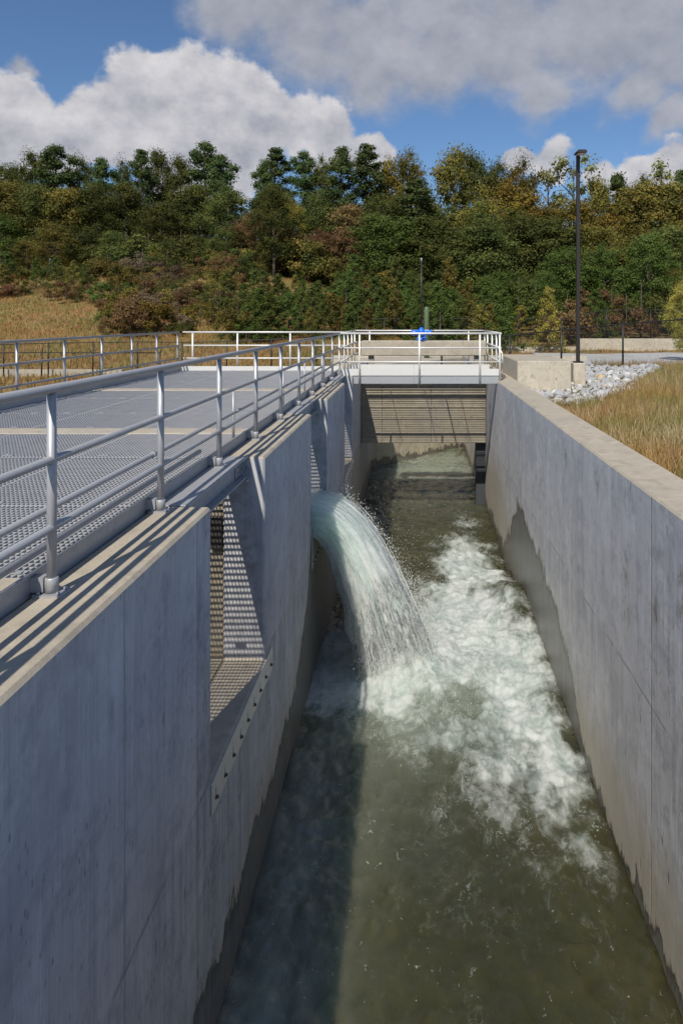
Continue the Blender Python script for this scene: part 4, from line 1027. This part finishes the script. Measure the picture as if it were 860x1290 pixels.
while px < 910:                                     # row 4, the foot of the wood
    y = rr.uniform(57, 61) if px > 170 else rr.uniform(53.5, 57)
    if px < 150: mat = rr.choice([L_OAK, L_GREEN, L_OLIVE]); kind = rr.choice(['shrub', 'young']); tp_ = rr.uniform(318, 352)
    elif px < 300: mat = rr.choice([L_RUST, L_GREY, L_OLIVE, L_RUST]); kind = rr.choice(['shrub', 'twig', 'shrub']); tp_ = rr.uniform(310, 350)
    elif px < 600: mat = rr.choice([L_GREEN, L_GREEN, L_OAK, L_OLIVE]); kind = rr.choice(['young', 'young', 'oak']); tp_ = rr.uniform(315, 355)
    else: mat = rr.choice([L_OAK, L_OLIVE, L_OAK, L_GREEN]); kind = rr.choice(['oak', 'oak', 'young']); tp_ = rr.uniform(300, 345)
    mid(px, tp_, y, kind, mat, rr.uniform(1.0, 1.5)); px += rr.uniform(19, 28)
px = 140
while px < 330:                                     # brush running down the hill behind the deck corner
    y = rr.uniform(44, 54); base = topz(0, 1)
    mat = rr.choice([L_RUST, L_OLIVE, L_GREEN, L_OAK, L_OLIVE, L_GREY, L_RUST, L_YELLOW]); kind = rr.choice(['shrub', 'twig', 'shrub'])
    mid(px, 402-(gz1(px2x(px, y), y)+rr.uniform(1.2, 3.2)-EYE)*860/y, y, kind, mat, rr.uniform(.95, 1.35)); px += rr.uniform(7, 12)
px = -30
while px < 330:                                     # dense brush closing the gap under the trees
    y = rr.uniform(58, 62); mat = rr.choice([L_OAK, L_OLIVE, L_OAK, L_RUST] if px > 140 else [L_OAK, L_OAK, L_GREEN, L_OLIVE])
    mid(px, rr.uniform(308, 345), y, 'shrub', mat, rr.uniform(1.0, 1.5)); px += rr.uniform(13, 20)
px = 285
while px < 500:                                     # young conifers filling the hollow behind the deck corner
    y = rr.uniform(49, 55)
    mid(px, rr.uniform(336, 362), y, 'young', rr.choice([L_GREEN, L_GREEN, L_OAK, L_OLIVE]), rr.uniform(1.2, 1.7)); px += rr.uniform(9, 14)
px = 150
while px < 300:                                     # scrub on the slope
    y = rr.uniform(50, 57)
    mid(px, 402-(gz1(px2x(px, y), y)+rr.uniform(1.2, 2.6)-EYE)*860/y, y, rr.choice(['shrub', 'shrub', 'twig']), rr.choice([L_OLIVE, L_RUST, L_GREEN, L_OLIVE, L_OAK]), rr.uniform(1.1, 1.5)); px += rr.uniform(8, 13)
px = 296
while px < 640:                                     # young conifers in front
    y = rr.uniform(43, 48)
    mid(px, rr.uniform(360, 388), y, 'young', rr.choice([L_GREEN, L_GREEN, L_OLIVE]), rr.uniform(1.1, 1.6)); px += rr.uniform(10, 16)
# the wood behind the skyline trees reads as one mass
cs, rs, ns = [], [], []
for k in range(760):
    x_ = rr.uniform(-80, 52); y_ = rr.uniform(86, 96); z_ = gz1(x_, y_)+rr.uniform(0, 1)**1.3*(9.5 if not 296 < 521+x_/y_*860 < 330 else 6.5)
    cs.append((x_, y_, z_)); q = rr.uniform(1.2, 2.2); rs.append((q, q, q*.8)); ns.append(260)
Vb, Fb, shb = leaf_cloud(cs, rs, ns, .34, seed=77)
meb = mesh_np('far_wood', Vb, Fb, L_OAK); attr(meb, 'shade', shb)
tag(link('far_wood', meb), 'dark mass of the wood behind the skyline trees', None, kind='stuff')
px = 130
while px < 470:                                     # thicket under the trees
    mid(px, rr.uniform(286, 318), rr.uniform(63, 67), 'shrub', rr.choice([L_OAK, L_OLIVE, L_RUST, L_OAK, L_OLIVE]), rr.uniform(1.0, 1.4)); px += rr.uniform(11, 17)
px = 205
while px < 900:                                     # row 5, brush in front
    y = rr.uniform(49, 55)
    if px < 320: mat = rr.choice([L_RUST, L_OLIVE, L_GREY, L_GREEN]); kind = rr.choice(['shrub', 'twig']); tp_ = rr.uniform(362, 392)
    elif px < 640: mat = rr.choice([L_GREEN, L_GREEN, L_GREEN, L_OLIVE]); kind = 'young'; tp_ = rr.uniform(342, 378)
    else: mat = rr.choice([L_OAK, L_GREEN, L_RUST, L_OLIVE]); kind = rr.choice(['shrub', 'young', 'shrub']); tp_ = rr.uniform(345, 380)
    mid(px, tp_, y, kind, mat, rr.uniform(1.0, 1.4)); px += rr.uniform(16, 25)
px = -32
while px < 165:                                     # scrub along the crest of the grassy hill
    y = rr.uniform(51, 55)
    mid(px, rr.uniform(352, 370), y, rr.choice(['shrub', 'shrub', 'twig']), rr.choice([L_OLIVE, L_RUST, L_OAK, L_GREEN, L_RED]), rr.uniform(1.0, 1.6)); px += rr.uniform(10, 16)
# singled-out plants
def single(name, kind, px, py, y, mat, label, wide=1.0, cat='tree', z=None):
    x = px2x(px, y); zz = gz1(x, y)-.1 if z is None else z
    plant(name, kind, x, y, topz(py, y)-zz, mat, label, cat, None, wide, zz)
single('sapling', 'young', 690, 357, 44, L_LIME, 'yellow-green sapling behind the fence left of the lamp post', 1.0)
single('broadleaf_tree', 'oak', 862, 348, 34, L_LIME, 'small yellow-green tree cut off by the right edge of the photo', .8)
single('broadleaf_tree', 'oak', 345, 228, 62, L_OAK, 'big dark rounded tree standing forward above the deck end railing', .95)
single('broadleaf_tree', 'oak', 610, 262, 62, L_OAK, 'big dark spreading tree above the right end of the gate platform', 1.25)
single('broadleaf_tree', 'oak', 815, 290, 56, L_GREEN, 'large dense green tree right of the lamp post behind the retaining wall', 1.25)
single('shrub', 'shrub', 183, 385, 46, L_GREEN, 'bright green shrub on the grassy hill above the left railing', 1.0, 'shrub')
single('shrub', 'shrub', 155, 398, 45, L_YELLOW, 'small bush with orange-yellow flowers on the grassy hill', .8, 'shrub')
single('shrub', 'shrub', 130, 375, 50, L_RUST, 'low rust red bush on the crest of the grassy hill', 1.7, 'shrub')
single('shrub', 'shrub', 45, 380, 52, L_OLIVE, 'olive bush at the crest of the grassy hill by the left edge', 1.6, 'shrub')
single('slender_tree', 'young', 305, 348, 54, L_RED, 'narrow dark red young tree at the edge of the green brush', .6)
single('shrub', 'twig', 225, 362, 49, L_GREY, 'wide grey-brown bare bush on the slope above the deck corner', 1.4, 'shrub')
single('shrub', 'shrub', 294, 395, 44, L_YELLOW, 'yellow-orange bush behind the deck end railing', .7, 'shrub')
single('shrub', 'twig', 655, 385, 46, L_YELLOW, 'thin yellow bush behind the fence beside the gate platform', .9, 'shrub')
single('shrub', 'twig', 400, 425, 30, L_SAGE, 'low yellow-green weed clump behind the deck end railing', 1.2, 'shrub')

ORD = 'first second third fourth fifth sixth seventh eighth ninth tenth eleventh twelfth thirteenth fourteenth fifteenth sixteenth seventeenth eighteenth nineteenth twentieth'.split()+['far along']*60
bylab = {}
for t in PLANTS: bylab.setdefault(t['label'], []).append(t)
for lab, ts in bylab.items():
    if len(ts) < 2: continue
    ts.sort(key=lambda o: o.location.x/o.location.y)
    for i, t in enumerate(ts):
        t['label'] = lab+(', ' if len(lab.split()) < 14 else ' ')+('leftmost' if i == 0 else 'rightmost' if i == len(ts)-1 else ORD[i]+' from left')
# ------------------------------------------------------------------ grasses
def blades(n, xyf, hf, wf, mat, name, label, seed):
    g_ = np.random.default_rng(seed); P = xyf(g_, n); k = len(P); z = gz(P[:, 0], P[:, 1])
    h = hf(g_, k, P); a = g_.uniform(0, 2*np.pi, k); wd_ = wf*g_.uniform(.6, 1.4, k); lean = g_.normal(0, .32, (k, 2))*h[:, None]
    dx, dy = np.cos(a)*wd_, np.sin(a)*wd_
    b0 = np.stack([P[:, 0]-dx, P[:, 1]-dy, z-.02], 1); b1 = np.stack([P[:, 0]+dx, P[:, 1]+dy, z-.02], 1)
    m0 = np.stack([P[:, 0]-dx*.7+lean[:, 0]*.35, P[:, 1]-dy*.7+lean[:, 1]*.35, z+h*.6], 1); m1_ = np.stack([P[:, 0]+dx*.7+lean[:, 0]*.35, P[:, 1]+dy*.7+lean[:, 1]*.35, z+h*.6], 1)
    tp_ = np.stack([P[:, 0]+lean[:, 0], P[:, 1]+lean[:, 1], z+h], 1)
    V = np.stack([b0, b1, m1_, m0, tp_], 1).reshape(-1, 3); o = np.arange(k)*5
    T3 = np.concatenate([np.stack([o, o+1, o+2], 1), np.stack([o, o+2, o+3], 1), np.stack([o+3, o+2, o+4], 1)])
    me = mesh_np(name, V, T3, mat); attr(me, 'shade', np.repeat(g_.random(k)*.7+.35*(fbm(P*.5, 3, .5, 77)+.5), 5))
    return tag(link(name, me), label, None, kind='stuff')
def field(g_, n):
    u = g_.random(n); y = 4.5+(27.5-4.5)*u**1.35; x = WALL_RB+.02+(12+y*.35)*g_.random(n)**1.2
    P = np.stack([x, y], 1)
    keep = np.array([not inside(a, b, RP) or random.random() < .02 for a, b in P]); keep &= ~((x < 4.1) & (y > 17.3) & (y < 20.8))
    keep &= ~((y > 19.5) & (x < 4.8+(y-19.5)*.3))
    return P[keep]
def field_h(g_, k, P):
    b = fbm(P*.35, 3, .5, 66)
    return (.16+.22*np.clip(b+.45, 0, 1))*g_.uniform(.5, 1.25, k)*sst(P[:, 0], WALL_RB-.5, WALL_RB+.9)+.04
blades(95000, field, field_h, .0055, G_FIELD, 'field_grass', 'dry orange and green grass beyond the right channel wall', 4)
def hillf(g_, n):
    y = g_.uniform(37, 64, n); x = g_.uniform(-48, 2, n); return np.stack([x, y], 1)
blades(100000, hillf, lambda g_, k, P: .20*g_.uniform(.4, 1.5, k), .017, G_HILL, 'hill_grass', 'tall dry orange grass covering the hill at left', 8)
def backf(g_, n):
    y = g_.uniform(29, 48, n); x = g_.uniform(-40, 30, n); keep = ~((y > 28) & (y < 42.5) & (x > 3+(y-28)*.25)); keep &= ~((y > 44.8) & (y < 46) & (x > 4)); return np.stack([x, y], 1)[keep]
blades(30000, backf, lambda g_, k, P: .22*g_.uniform(.4, 1.4, k), .02, G_HILL, 'verge_grass', 'short dry grass behind the deck and along the gravel road', 9)
def leftf(g_, n):
    y = g_.uniform(2, 30, n); x = g_.uniform(-24, HX0-.05, n); return np.stack([x, y], 1)
blades(26000, leftf, lambda g_, k, P: .16*g_.uniform(.4, 1.4, k), .012, G_HILL, 'bank_grass', 'dry grass beside the far left side of the deck', 10)
